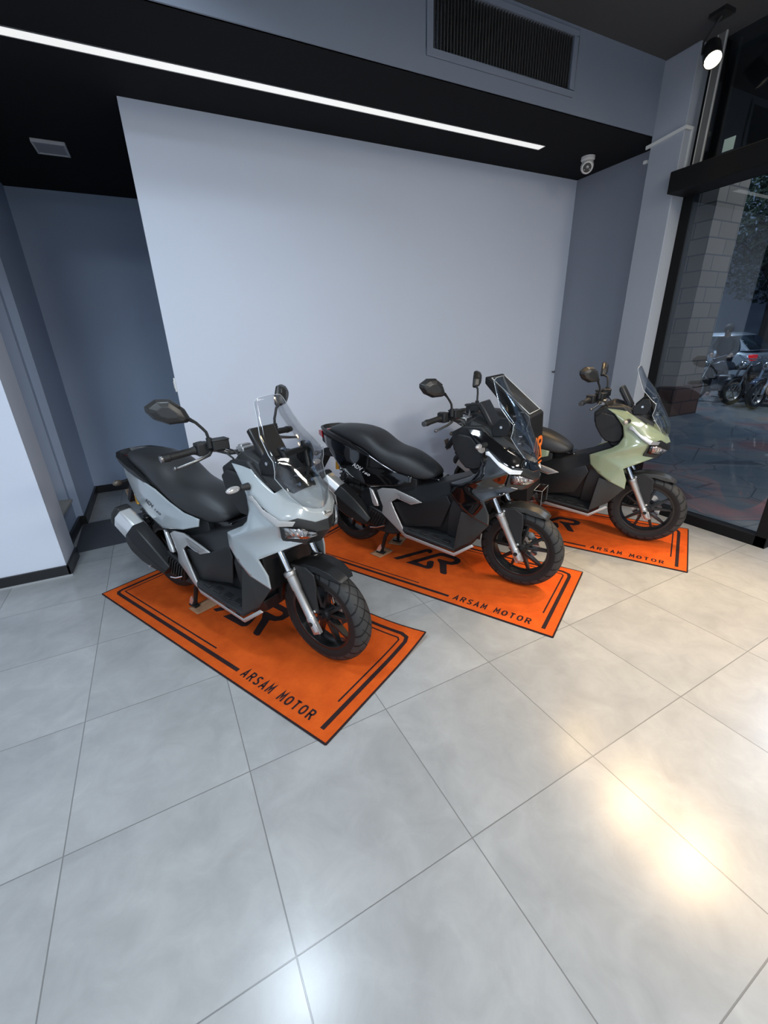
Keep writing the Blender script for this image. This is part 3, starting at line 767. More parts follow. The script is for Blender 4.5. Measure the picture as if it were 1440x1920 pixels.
    # windscreen bracket: two arms, cross bars, bolts
    g = G()
    for s in (-1, 1):
        g.tube([(-.085, s*.035, .935), (-.075, s*.050, 1.01), (-.105, s*.066, 1.085), (-.118, s*.074, 1.115)], [.012, .014, .015, .013], 8)
        g.prism([(-.20, .99), (-.115, 1.00), (-.095, 1.06), (-.115, 1.105), (-.16, 1.10), (-.21, 1.04)], lambda a, b, t: (a, s*t, b), .108, .122)
    g.box((-.10, 0, 1.085), (.022, .14, .024)); g.box((-.078, 0, 1.0), (.02, .10, .022)); g.box((-.09, 0, .945), (.03, .09, .05))
    br = g.make('screen_bracket', BLK2, P, bevel=.004)
    for s in (-1, 1):
        for q in ((-.10, .074, 1.108), (-.062, .05, .99), (-.068, .040, .945)):
            G().tube([(q[0], s*q[1], q[2]), (q[0]+.018, s*q[1], q[2]+.004)], .0080, 10).make('bolt', CHROME, br)
        G().tube([(-.15, s*.118, 1.05), (-.15, s*.128, 1.05)], .008, 10).make('bolt', CHROME, br)
    # ---- windscreen
    rows = [(1.322, -.212, .062, -.220, 1.318), (1.312, -.206, .084, -.226, 1.302), (1.24, -.166, .103, -.197, 1.232), (1.174, -.108, .128, -.166, 1.166), (1.11, -.066, .152, -.098, 1.098), (1.082, -.050, .157, -.070, 1.075),
            (1.04, -.024, .153, -.072, 1.035), (1.00, .000, .151, -.080, 1.000), (.955, .024, .132, -.052, .950), (.915, .040, .120, -.026, .912), (.872, .044, .086, -.002, .868), (.852, .044, .048, .018, .848), (.845, .042, .020, .032, .843)]
    rg = []
    for zc, xc, hw, xe, ze in rows:
        r = []
        for k in range(-6, 7):
            t = k/6; q = t*t
            r.append((xc+(xe-xc)*q, hw*t, zc+(ze-zc)*q))
        rg.append(r)
    g = G().loft(rg, closed=False)
    scr = g.make('windscreen', CLEAR, P, solid=.004, offset=0, smooth=60)
    rim_pts = [r[0] for r in rg]+[rg[-1][6]]+[r[-1] for r in reversed(rg)]+[p for p in reversed(rg[0][1:-1])]
    G().tube(rim_pts+rim_pts[:1], .0016, 6, caps=False).make('polished_edge', mat('acrylic_edge', (.60, .64, .66), .12, .0, spec=.8), scr)
    # ---- centre tunnel, floorboards, lower flanks
    S = [(-.92, .585, .10, .575, .150, .50, .13, .36), (-.75, .600, .10, .592, .160, .50, .13, .33), (-.60, .645, .10, .632, .165, .52, .125, .31), (-.45, .700, .11, .682, .180, .60, .13, .305), (-.31, .752, .13, .742, .195, .66, .15, .33), (-.21, .775, .12, .765, .190, .68, .16, .40)]
    rg = []
    for x, zt, ws, zs, wm, zm, wl, zl in S:
        h = [(x, 0, zt), (x, -ws, zs), (x, -wm, zm), (x, -wl, zl)]
        rg.append(h+[(x, wl, zl), (x, wm, zm), (x, ws, zs)])
    G().loft(rg).make('centre_tunnel', BLK2, P, bevel=.01, seg=3)
    g = G().prism([(-.60, .55), (-.45, .44), (-.30, .60), (-.33, .66), (-.46, .63)], lambda a, b, t: (a, t, b), -.178, .178)
    fl_m = BLK
    for s in (-1, 1):
        m_ = lambda p: (p[0], s*p[1], p[2])
        top = [(-.800, .10, .335), (-.800, .195, .312), (-.755, .222, .300), (-.372, .226, .252), (-.345, .16, .265), (-.33, .09, .30)]
        fb = G().loft([[m_((x, y, z)) for x, y, z in top], [m_((x, y, z-.02)) for x, y, z in top]]).make('floorboard', fl_m, P, bevel=.004)
        g = G()
        for k in range(4):
            x = -.70+k*.085
            g.box(m_((x, .165, .312-.058*(x+.755)/.383*.8)), (.055, .075, .008), Matrix.Rotation(math.radians(7), 3, 'Y'))
        g.make('grip_pads', mat('grip_rubber', (.010, .010, .011), .6), fb, bevel=.003)
        # kick-up panel between floorboard and cowl tip
        vs = [(-.372, .227, .254), (-.262, .200, .318), (-.158, .190, .455), (-.262, .215, .505), (-.340, .205, .52), (-.34, .15, .30)]
        G().add([m_(p) for p in vs], [(0, 1, 2, 3, 4), (0, 4, 5)]).make('kick_panel', GREYP, P, solid=.004, bevel=.003, outward=True)
        # silver sill line under the floorboard
        a = [(-.815, .190, .318), (-.775, .205, .282), (-.745, .220, .268), (-.372, .230, .222), (-.262, .202, .300)]
        c = [(-.83, .190, .29), (-.785, .205, .252), (-.745, .215, .240), (-.368, .225, .198), (-.245, .195, .288)]
        G().add([m_(p) for p in a+c], [(i, i+1, 6+i, 5+i) for i in range(4)]).make('sill_trim', trim, P, solid=.008, bevel=.003, outward=True)
        # silver boomerang on the flank
        sp = [(-1.008, .176, .540), (-.960, .180, .566), (-.854, .184, .578), (-.700, .184, .538), (-.636, .180, .513), (-.718, .190, .486), (-.829, .190, .512), (-.880, .190, .478), (-.846, .198, .420), (-.775, .212, .310), (-.765, .215, .270), (-.800, .208, .272), (-.890, .198, .330), (-.962, .190, .375), (-.955, .186, .43)]
        tri = [(0, 1, 14), (1, 2, 6, 7, 14), (2, 3, 5, 6), (3, 4, 5), (7, 8, 13, 14), (8, 9, 12, 13), (9, 10, 11, 12)]
        bt = G().add([m_(p) for p in sp], tri).make('flank_trim', trim, P, solid=.012, bevel=.004, seg=3, outward=True)
        ins = [(-.830, .1905, .562), (-.720, .191, .533), (-.668, .1895, .516), (-.712, .1945, .500), (-.79, .1945, .521)]
        G().add([m_(p) for p in ins], [(0, 1, 2, 3, 4)]).make('trim_inlay', mat('inlay_grey', (.25, .235, .23), .4, .3), bt, solid=.003, bevel=.001)
        G().tube([m_(p) for p in [(-.80, .197, .524), (-.745, .198, .506), (-.715, .198, .504)]], .0028, 6).make('trim_line', CHROME, bt)
        # black cover under the boomerang
        vs = [(-.880, .172, .475), (-.640, .172, .512), (-.45, .186, .60), (-.42, .195, .55), (-.50, .165, .36), (-.775, .19, .31)]
        G().add([m_(p) for p in vs], [(0, 1, 2, 3, 4, 5)]).make('lower_cover', BLK2, P, solid=.01, bevel=.006, outward=True)
    G().loft([[(-.80, -.16, .32), (-.80, .16, .32), (-.80, .12, .20), (-.80, -.12, .20)], [(-.40, -.18, .27), (-.40, .18, .27), (-.40, .12, .175), (-.40, -.12, .175)], [(-.30, -.14, .30), (-.30, .14, .30), (-.32, .1, .22), (-.32, -.1, .22)]]).make('belly_pan', BLK, P, bevel=.006)
    # ---- seat
    SS = [(-.585, .690, .672, .055), (-.612, .722, .655, .085), (-.665, .757, .640, .110), (-.735, .792, .646, .132), (-.800, .820, .660, .145), (-.870, .832, .676, .152), (-.935, .842, .695, .155), (-1.000, .868, .730, .156), (-1.055, .908, .765, .156), (-1.110, .940, .800, .154), (-1.200, .961, .835, .148), (-1.300, .966, .865, .138), (-1.400, .964, .885, .118), (-1.480, .955, .90, .092), (-1.510, .935, .905, .075)]
    rg = []
    for x, zt, zl, hw in SS:
        h = zt-zl
        half = [(0, zt), (hw*.40, zt-.003), (hw*.70, zt-h*.10), (hw*.90, zt-h*.30), (hw, zt-h*.62), (hw*.97, zl+h*.1), (hw*.86, zl)]
        rg.append([(x, -a, b) for a, b in half]+[(x, a, b) for a, b in reversed(half[1:])])
    st = G().loft(rg).make('seat', SEAT, P, sub=1, smooth=60)
    # seat base, catch
    G().prism([(-.60, .662), (-.56, .66), (-.545, .628), (-.60, .60), (-.72, .605), (-.72, .66)], xz(1), -.075, .075).make('seat_hinge', GLOSSB, P, bevel=.006)
    # ---- tail: side panels, black core, grab rail, tail lamp, number plate holder
    G().loft([[(x, -hw, z0), (x, hw, z0), (x, hw*1.05, z1), (x, -hw*1.05, z1)] for x, hw, z0, z1 in [(-.72, .10, .52, .645), (-.85, .125, .53, .675), (-1.0, .135, .58, .74), (-1.15, .135, .64, .82), (-1.35, .125, .72, .885), (-1.50, .095, .78, .91), (-1.60, .06, .82, .90)]]).make('tail_core', BLK, P, bevel=.004)
    for s in (-1, 1):
        m_ = lambda p: (p[0], s*p[1], p[2])
        sp = [(-1.545, .098, .880), (-1.530, .106, .815), (-1.375, .142, .662), (-1.262, .154, .598), (-1.088, .170, .552), (-.865, .172, .594), (-.742, .150, .630), (-.738, .140, .670), (-.86, .152, .690), (-.965, .160, .732), (-1.085, .164, .792), (-1.18, .160, .812), (-1.30, .150, .836)]
        mid = [(-1.33, .152, .752), (-1.15, .170, .688), (-.92, .174, .632)]
        vs = sp+mid; a, b, c = 13, 14, 15
        fs = [(0, 1, a, 12), (1, 2, a), (2, 3, b, a), (3, 4, b), (4, 5, c, b), (5, 6, 7, c), (7, 8, c), (8, 9, b, c), (9, 10, b), (10, 11, a, b), (11, 12, a)]
        pn = G().add([m_(p) for p in vs], fs).make('side_panel', paint, P, solid=.006, smooth=60, outward=True, crease=(.15, [(mid[0], mid[1]), (mid[1], mid[2])]))
        # lettering ADV 160 laid on the panel surface
        dg = bpy.context.evaluated_depsgraph_get(); dg.update(); bvh = BVHTree.FromObject(pn, dg)
        dx = Vector((1, 0, -.36)).normalized(); up = Vector((.36, 0, 1)).normalized()
        o0 = Vector((-1.235, 0, .690))
        for txt, off, wd, ht in (('ADV', 0, .100, .034), ('160', .104, .070, .019)):
            tg_ = text_geo(txt, .05, wd, ht, shear=.35, bold=.0008); vv = []
            for x, y, z in tg_.v:
                q = o0+dx*(off+x if s < 0 else .174-off-x)+up*y
                h = bvh.ray_cast(Vector((q.x, s*.5, q.z)), Vector((0, -s, 0)))
                yy = abs(h[0].y) if h[0] else .165
                vv.append((q.x, s*(yy+.0014+(.0006 if z > 0 else 0)), q.z))
            tg_.v = vv; tg_.make('lettering', letter, pn, smooth=0, merge=False)
        # grab rail
        rail = [(-1.175, .158, .815), (-1.262, .168, .872), (-1.335, .168, .892), (-1.48, .150, .930), (-1.56, .11, .940), (-1.60, .06, .940), (-1.615, 0, .940)]
        low = [(-1.16, .150, .800), (-1.27, .160, .838), (-1.345, .158, .858), (-1.475, .138, .895), (-1.545, .10, .908), (-1.58, .055, .91), (-1.592, 0, .91)]
        rg = []
        for p, q in zip(rail, low):
            n_ = Vector((0, .012, 0))
            rg.append([m_((p[0], p[1]-.026 if p[1] > .05 else p[1], p[2])), m_((p[0], p[1], p[2])), m_((q[0], q[1]+.006, q[2])), m_((q[0], q[1]-.02 if q[1] > .05 else q[1], q[2]))])
        G().loft(rg).make('grab_rail', BLK2, P, bevel=.004)
    G().loft([[(-1.58, -.075, .845), (-1.58, .075, .845), (-1.58, .085, .905), (-1.58, -.085, .905)], [(-1.655, -.035, .862), (-1.655, .035, .862), (-1.645, .045, .90), (-1.645, -.045, .90)]]).make('tail_lamp', RED, P, bevel=.004)
    G().loft([[(-1.40, -.06, .70), (-1.40, .06, .70), (-1.42, .06, .80), (-1.42, -.06, .80)], [(-1.60, -.05, .70), (-1.60, .05, .70), (-1.60, .05, .76), (-1.60, -.05, .76)], [(-1.70, -.05, .56), (-1.70, .05, .56), (-1.72, .05, .58), (-1.72, -.05, .58)]]).make('plate_holder', BLK, P, bevel=.004)
    G().box((-1.715, 0, .60), (.006, .09, .10), Matrix.Rotation(math.radians(-18), 3, 'Y')).make('number_plate', mat('bare_plate', (.20, .14, .10), .5), P, bevel=.002)
    for s in (-1, 1):
        ri = G().tube([(-1.60, s*.05, .74), (-1.61, s*.10, .735)], .012, 8).make('rear_indicator', BLK, P)
        G().sphere((-1.615, s*.125, .735), .026, sc_=(.8, 1.2, .75)).make('lens', mat('smoke_lens', (.10, .08, .06), .2), ri)
    # ---- engine, radiator grille, rear swing arm, hugger
    G().loft([[(x, -a, z0), (x, a, z0), (x, a*.95, z1), (x, -a*.95, z1)] for x, a, z0, z1 in [(-.80, .10, .22, .45), (-.90, .15, .20, .55), (-1.05, .16, .21, .56), (-1.15, .13, .26, .52), (-1.22, .10, .30, .46)]]).make('engine', BLK, P, bevel=.012)
    rdm = mat('radiator_black', (.008, .008, .008), .45)
    rg_ = G().box((-1.02, -.170, .325), (.165, .03, .14), Matrix.Rotation(math.radians(18), 3, 'Y')).make('radiator_cover', BLK2, P, bevel=.01)
    g = G()
    for k in range(7):
        g.box((-1.08+.021*k, -.188, .335-.007*k), (.007, .016, .115), Matrix.Rotation(math.radians(28), 3, 'Y'))
    g.make('fins', rdm, rg_, bevel=.0015)
    G().tube([(-1.06, -.205, .25), (-1.0, -.206, .262), (-.93, -.2, .29)], .005, 6).make('guard_bar', CHROME, rg_)
    G().loft([[(-.95, .08, .24), (-.95, .15, .24), (-.95, .15, .42), (-.95, .08, .42)], [(-1.2, .085, .20), (-1.2, .155, .20), (-1.2, .155, .38), (-1.2, .085, .38)], [(-1.42, .085, .21), (-1.42, .14, .21), (-1.42, .14, .33), (-1.42, .085, .33)]]).make('belt_case', BLK2, P, bevel=.016)
    G().loft([[(-1.18, -.10, .34), (-1.18, -.07, .34), (-1.18, -.07, .40), (-1.18, -.10, .40)], [(-1.36, -.105, .245), (-1.36, -.07, .245), (-1.36, -.07, .29), (-1.36, -.105, .29)]]).make('swing_arm', BLK, P, bevel=.006)
    rings = []
    for a in range(70, 176, 15):
        a = math.radians(a); c, s_ = math.cos(a), math.sin(a)
        rings.append([(-1.335+(.285+q)*c, y, .268+(.285+q)*s_) for y, q in [(-.075, -.03), (-.06, 0), (0, .008), (.06, 0), (.075, -.03)]])
    G().loft(rings, closed=False).make('rear_hugger', BLK, P, solid=.003)
    # ---- shock absorbers with gold reservoir
    for s in (-1, 1):
        p0, p1 = Vector((-1.385, s*.112, .44)), Vector((-1.345, s*.112, .735))
        sh = G().tube([p0, p0.lerp(p1, .55)], .020, 12).tube([p0.lerp(p1, .5), p1], .010, 10).tube([p0.lerp(p1, .93), p1], .026, 12).make('shock_absorber', BLK, P)
        n = 90; pts = []
        for k in range(n+1):
            t = k/n; c = p0.lerp(p1, .16+.74*t); a = 2*PI*7*t
            pts.append((c.x+.027*math.cos(a), c.y+.027*math.sin(a), c.z))
        G().tube(pts, .0052, 6).make('spring', SPRING, sh)
        q = Vector((-1.412, s*.118, .632))
        rs = G().tube([q, q+Vector((.006, 0, .062))], .017, 14).make('reservoir', AMBER, sh)
        G().tube([q+Vector((.006, 0, .062)), q+Vector((.008, 0, .092))], [.018, .010], 14).make('cap', CHROME, rs)
    # ---- exhaust on the right-hand side
    A, Bq = Vector((-1.10, -.175, .300)), Vector((-1.50, -.205, .575))
    ax = (Bq-A).normalized(); sd = Vector((0, -1, 0)); sd = (sd-ax*sd.dot(ax)).normalized(); up = ax.cross(sd)
    if up.z < 0: up = -up
    def ring(t, r, sq=1.0): 
        c = A.lerp(Bq, t)
        o_ = [(1, .42), (.55, 1), (-.55, 1), (-1, .35), (-.85, -.75), (-.30, -1.12), (.45, -1.1), (.95, -.55)]
        return [tuple(c+sd*a*r*.80+up*b*r*sq) for a, b in o_]
    mf = G().loft([ring(.40, .074), ring(.60, .080), ring(.93, .078)]).make('exhaust', STEEL, P, bevel=.010, seg=3, smooth=25)
    G().loft([ring(.925, .081), ring(.985, .080), ring(1.03, .060)]).make('end_cap', BLK, mf, bevel=.006)
    c0 = A.lerp(Bq, 1.0); G().tube([c0, c0+ax*.035], .022, 14).make('tail_pipe', mat('pipe_dark', (.05, .05, .05), .3, .8), mf)
    # outer heat shield (black, faceted) on the outer side
    rgs = []
    def shl(t, top, bot, out): 
        c = A.lerp(Bq, t)
        return [tuple(c+up*top-sd*.03), tuple(c+up*top+sd*(out*.55)), tuple(c+up*(top*.25)+sd*out), tuple(c+up*(bot*.6)+sd*out*.96), tuple(c+up*bot+sd*(out*.4)), tuple(c+up*bot-sd*.03)]
    sh_ = G().loft([shl(-.05, .035, -.04, .05), shl(.12, .062, -.075, .066), shl(.30, .082, -.100, .078), shl(.50, .092, -.105, .082), shl(.64, .090, -.060, .080)]).make('heat_shield', BLK2, mf, bevel=.006, seg=2, smooth=18)
    c1 = A.lerp(Bq, .36); rv = [c1+up*.035+sd*.083, c1+ax*.10+up*.045+sd*.085, c1+ax*.13-up*.01+sd*.086, c1+ax*.02-up*.03+sd*.083]
    G().tube([A+ax*.02-up*.02, Vector((-1.0, -.12, .22)), Vector((-.86, -.06, .21))], .02, 12).make('exhaust_pipe', mat('pipe_dark', (.05, .05, .05), .3, .8), mf)
    c2 = A.lerp(Bq, .17); G().tube([c2-up*.045+sd*.064, c2-up*.045+sd*.072], .007, 10).make('shield_bolt', CHROME, mf)
    # ---- passenger foot pegs, folded, chrome faced
    for s in (-1, 1):
        m_ = lambda p: (p[0], s*p[1], p[2])
        vs = [(-1.082, .172, .546), (-1.050, .178, .536), (-1.000, .190, .455), (-.992, .192, .425), (-1.028, .190, .420), (-1.046, .186, .44)]
        G().add([m_(p) for p in vs], [tuple(range(6))]).make('passenger_peg', STEEL, P, solid=.018, bevel=.004)
    # ---- centre stand on its feet
    g = G()
    for s in (-1, 1):
        g.tube([(-.95, s*.085, .235), (-1.00, s*.10, .14), (-1.022, s*.118, .018)], [.016, .015, .013], 10)
        g.box((-1.03, s*.120, .012), (.07, .034, .012))
    g.tube([(-.985, -.095, .17), (-.985, .095, .17)], .011, 10)
    cs = g.make('centre_stand', BLK2, P, bevel=.002)
    G().prism([(-1.035, .016), (-1.065, .020), (-1.045, .06), (-1.022, .085), (-1.016, .05)], lambda a, b, t: (a, -t, b), .126, .132).make('stand_gusset', STEEL, cs)
    # ---- handlebar, grips, levers, switches, mirrors
    hb = []
    for y, x, z in [(-.36, -.512, 1.085), (-.22, -.485, 1.095), (-.15, -.455, 1.085), (-.10, -.435, 1.062), (0, -.428, 1.052), (.10, -.435, 1.062), (.15, -.455, 1.085), (.22, -.485, 1.095), (.36, -.512, 1.085)]:
        hb.append((x, y, z))
    bar = G().tube(hb, .0115, 14).make('handlebar', mat('bar_silver', (.30, .30, .30), .3, .9), P)
    G().box((-.425, 0, 1.055), (.055, .095, .045)).box((-.445, 0, 1.075), (.03, .06, .02)).make('clamp', ALU, bar, bevel=.006)
    for s in (-1, 1):
        m_ = lambda p: (p[0], s*p[1], p[2])
        gp = G().tube([m_((-.490, .235, 1.0945)), m_((-.4935, .25, 1.0935)), m_((-.509, .345, 1.087))], [.020, .0165, .0165], 16).tube([m_((-.509, .345, 1.087)), m_((-.511, .352, 1.0865)), m_((-.515, .378, 1.085))], [.019, .019, .015], 14).make('grip', mat('grip_black', (.010, .010, .010), .55, bump=.3, nscale=200), P)
        G().tube([m_((-.514, .372, 1.085)), m_((-.5165, .384, 1.084))], .0155, 14).make('bar_end', mat('bar_end_grey', (.22, .22, .22), .35, .8), gp)
        sw = G().box(m_((-.478, .205, 1.098)), (.055, .06, .058), Matrix.Rotation(math.radians(12)*s, 3, 'Z')).box(m_((-.505, .198, 1.12)), (.02, .035, .014)).make('switch_housing', BLK, P, bevel=.010, seg=3)
        G().tube([m_((-.440, .185, 1.092)), m_((-.418, .215, 1.078)), m_((-.420, .27, 1.066)), m_((-.440, .352, 1.050)), m_((-.446, .362, 1.048))], [.009, .008, .007, .006, .006], 10).sphere(m_((-.447, .366, 1.048)), .0095).make('brake_lever', mat('lever_grey', (.16, .16, .16), .3, .9), P)
        G().box(m_((-.425, .150, 1.112)), (.055, .075, .042), Matrix.Rotation(math.radians(14)*s, 3, 'Z')).box(m_((-.425, .150, 1.136)), (.060, .080, .008), Matrix.Rotation(math.radians(14)*s, 3, 'Z')).make('brake_reservoir', BLK, P, bevel=.004)
        # mirror
        TL = tilt[0] if s < 0 else tilt[1]
        k_ = math.sqrt(1+TL*TL); u_ = -.082*.94
        end_ = m_((-.498-TL/k_*u_+.010/k_, .318+u_/k_+.010*TL/k_, 1.240))
        mi = G().tube([m_((-.430, .195, 1.105)), m_((-.430, .195, 1.150))], .0125, 12).tube([m_((-.430, .195, 1.145)), m_((-.432, .200, 1.176)), m_((-.436, .212, 1.194)), m_((-.446, .232, 1.222)), tuple(end_)], [.0065, .0065, .0065, .0065, .009], 10).make('mirror', BLK, P)
        out = [(.275, 1.238), (.292, 1.226), (.365, 1.224), (.425, 1.250), (.452, 1.284), (.452, 1.304), (.405, 1.330), (.345, 1.328), (.293, 1.283)]
        cy, cz = .365, 1.278
        TL = tilt[0] if s < 0 else tilt[1]
        def mp(a, b, k, d):
            """point on the tilted mirror: a outward, b up, k scale about the centre, d towards the front"""
            u = (a-cy)*k*.94
            n_ = Vector((1, TL)).normalized(); t_ = Vector((-TL, 1)).normalized()
            return m_((-.498+t_.x*u+n_.x*d, .318+t_.y*u+n_.y*d, cz+(b-cz)*k))
        hs = G().loft([[mp(a, b, k, d) for a, b in out] for k, d in ((.95, -.012), (1.0, -.004), (1.0, .006), (.80, .028), (.45, .038))]).make('mirror_housing', mat('mirror_shell', (.020, .0195, .019), .38), mi, bevel=.0025, smooth=14)
        G().add([mp(a, b, .92, -.0135) for a, b in out], [tuple(range(9))]).make('mirror_glass', MIRR, hs, smooth=0)
        G().add([mp(a, b, 1, d) for a, b, d in [(.305, 1.292, .020), (.345, 1.320, .016), (.405, 1.320, .016), (.372, 1.297, .036)]], [(0, 1, 2, 3)]).make('mirror_facet', mat('mirror_facet_grey', (.045, .043, .040), .35), hs, solid=.006, offset=0)
        # front indicator on its stub
        fi = G().tube([m_((-.215, .185, .955)), m_((-.222, .225, .957))], [.017, .013], 10).make('front_indicator', BLK, P)
        G().sphere(m_((-.227, .258, .957)), .036, sc_=(.45, 1, .42)).make('lens', mat('indicator_lens', (.55, .53, .52), .12, .5), fi)
    # cables from the bars into the cowl
    for y in (-.13, -.09, .10):
        G().tube([(-.44, y*1.3, 1.09), (-.395, y*1.1, 1.075), (-.37, y, 1.05), (-.38, y*.8, 1.0)], .0045, 8).make('cable', BLK, P)
    # ---- badges
    if badge:
        dg = bpy.context.evaluated_depsgraph_get(); dg.update(); bvh = BVHTree.FromObject(cowl, dg)
        cast = Vector((-.75, .10, -.62)).normalized()
        o0 = Vector((.34, -.050, 1.075)); dx = Vector((.12, 1, 0)).normalized(); dx = (dx-cast*dx.dot(cast)).normalized(); up2 = dx.cross(cast).normalized()
        if up2.z < 0: up2 = -up2
        def on(a, b, lift):
            h = bvh.ray_cast(o0+dx*(a*1.28-.004)+up2*(b*1.28-.027), cast)
            return tuple((h[0] if h[0] else o0+cast*.4)-cast*lift)
        g = G(); n = 8
        g.add([on(.052*i/n, .019*j/2, .0015) for i in range(n+1) for j in range(3)], [(3*i+j, 3*i+j+1, 3*i+j+4, 3*i+j+3) for i in range(n) for j in range(2)])
        bo = g.make('badge', mat('badge_plate', (.62, .62, .60), .3, .4), P, solid=.0012, offset=0, smooth=60)
        for txt, a, b, wd, ht in (('R', .004, .003, .012, .014), ('acing', .018, .005, .028, .007)):
            tg_ = text_geo(txt, .02, wd, ht, shear=.3, bold=.0003)
            tg_.v = [on(a+x, b+y, .0032+(.0004 if z > 0 else 0)) for x, y, z in tg_.v]
            tg_.make('lettering', mat('badge_ink', (.02, .02, .02), .4), bo, smooth=0, merge=False)
    if wing:
        n_ = Vector((.9, 0, .42)).normalized(); o0 = Vector((.058, 0, .816))
        pts = [(-.018, .012), (-.010, .012), (-.001, -.002), (.010, .016), (.018, .012), (.002, -.014), (-.004, -.014)]
        dx = Vector((0, 1, 0)); up2 = n_.cross(dx)
        G().add([tuple(o0+dx*a+up2*b+n_*.003) for a, b in pts], [tuple(range(7))]).make('wing_badge', mat('badge_white', (.85, .85, .85), .35), P, solid=.002, offset=0)
        # round dealer sticker on the flank
        G().lathe_y([(0, -.002), (.024, -.002), (.024, .002), (0, .002)], 24).xf(Matrix.Translation((-.235, -.196, .928)) @ Matrix.Rotation(math.radians(-8), 4, 'Z') @ Matrix.Rotation(math.radians(14), 4, 'X')).make('sticker', mat('sticker_silver', (.6, .58, .52), .3, .3), P)
    return root

WHITE = mat('paint_pearl_white', (.345, .375, .385), .22, coat=.8)
PBLACK = mat('paint_piano_black', (.004, .004, .0045), .08, coat=1.)
GREEN = mat('paint_sage_green', (.270, .315, .195), .25, coat=.7)
DLET = mat('decal_dark', (.04, .045, .05), .4)
WLET = mat('decal_white', (.72, .72, .72), .4)
HEAD = -60.0
scooter((.490, 1.729), HEAD, WHITE, DLET, 'pale grey-white scooter with clear windscreen, nearest of the three', badge=True)
scooter((1.845, 1.800), HEAD, PBLACK, WLET, 'glossy black scooter with silver side trim, in the middle', tilt=(.62, .32), wing=True, fend=mat('fender_graphite', (.050, .048, .044), .28, .4))
scooter((3.154, 1.832), HEAD, GREEN, DLET, 'sage green scooter by the shop front glass', tilt=(.78, .12), fend=mat('fender_graphite', (.050, .048, .044), .28, .4))
pad((-.075, 2.533), math.radians(25), 'worn cardboard square under the stand foot of the white scooter')
pad((1.235, 2.640), math.radians(20), 'worn cardboard square under the nearer stand foot of the black scooter')
pad((1.440, 2.760), math.radians(40), 'creased cardboard square under the farther stand foot of the black scooter')

# ------------------------------------------------------------------ info stand between the black and the green scooter
def info_stand():
    t = tag(empty('info_stand', (2.3435, 2.2585, 0), math.radians(-60)), 'black slant-topped information stand with orange logo behind the black scooter', 'stand')
    K = mat('stand_black', (.010, .010, .011), .55, spec=.3); hw = .168
    fxz = lambda z: (1.015-z)/.615*.035
    prof = [(.035, .40), (0, 1.015), (-.33, 1.285), (-.35, 1.285), (-.35, 1.24), (-.10, .98), (-.10, .40)]
    body = G().prism(prof, lambda a, b, t_: (a, t_, b), -hw, hw).make('body', K, t, bevel=.008, seg=3)
    G().bb((-.11, -.045, .02), (-.03, .045, .42)).make('column', K, t, bevel=.004)
    G().bb((-.24, -.16, .0), (.04, .16, .02)).make('base_plate', K, t, bevel=.004)
    # framed sheet on the slanted top
    a0, a1 = Vector((-.025, 0, 1.0355)), Vector((-.315, 0, 1.2728)); u = (a1-a0).normalized(); n_ = Vector((u.z, 0, -u.x)); n_ = n_ if n_.z > 0 else -n_
    L_ = (a1-a0).length; h2 = .135
    def q(a, b, d): p = a0+u*a+n_*d; return (p.x, b, p.z)
    G().add([q(0, -h2, .002), q(L_, -h2, .002), q(L_, h2, .002), q(0, h2, .002)], [(0, 1, 2, 3)]).make('info_sheet', mat('dark_sheet', (.045, .046, .046), .5, spec=.25), t, solid=.002, offset=1)
    pts = [q(0, -h2, .004), q(L_, -h2, .004), q(L_, h2, .004), q(0, h2, .004)]
    G().tube(pts+pts[:1], .0035, 6, caps=False).make('sheet_frame', mat('frame_white', (.75, .75, .72), .4), t)
    # orange logo and two bars on the upright front
    OR = mat('logo_orange', (.95, .22, .03), .45)
    g = G()
    cx, cz, sc_ = .965, .437, .50
    for poly in (EMB_S, EMB_L):
        g.prism([(.159+(a+.783)*.57, .690+(b-.30)*.57) for a, b in poly], lambda a, b, tt: (tt+fxz(b), a, b), .0005, .004)
    g.make('logo', OR, t, smooth=0)
    for z in (.676, .640):
        G().prism([(-.10, z-.006), (.163, z-.006), (.163, z+.006), (-.10, z+.006)], lambda a, b, tt: (tt+fxz(b), a, b), .0005, .004).make('logo_bar', OR, t, smooth=0)
    # clear brochure holder, low on the front
    g = G(); y0, y1, z0, z1, d = -.02, .16, .33, .45, .065
    g.bb((.002, y0, z0), (.0045, y1, z1)); g.bb((d, y0, z0), (d+.0025, y1, z1)); g.bb((.0045, y0, z0), (d, y0+.0025, z1)); g.bb((.0045, y1-.0025, z0), (d, y1, z1)); g.bb((.0045, y0, z0), (d, y1, z0+.0025))
    g.v = [(x+.034, y, z) for x, y, z in g.v]; bh = g.make('brochure_holder', ACRYL, t, smooth=0)
    pts = [(.037, y0, z1), (d+.034, y0, z1), (d+.034, y1, z1), (.037, y1, z1)]
    ed = G().tube(pts+pts[:1], .0016, 6, caps=False)
    for p in pts[1:3]: ed.tube([p, (p[0], p[1], z0)], .0010, 6)
    ed.make('polished_edge', mat('acrylic_edge', (.72, .76, .78), .12), bh)
info_stand()

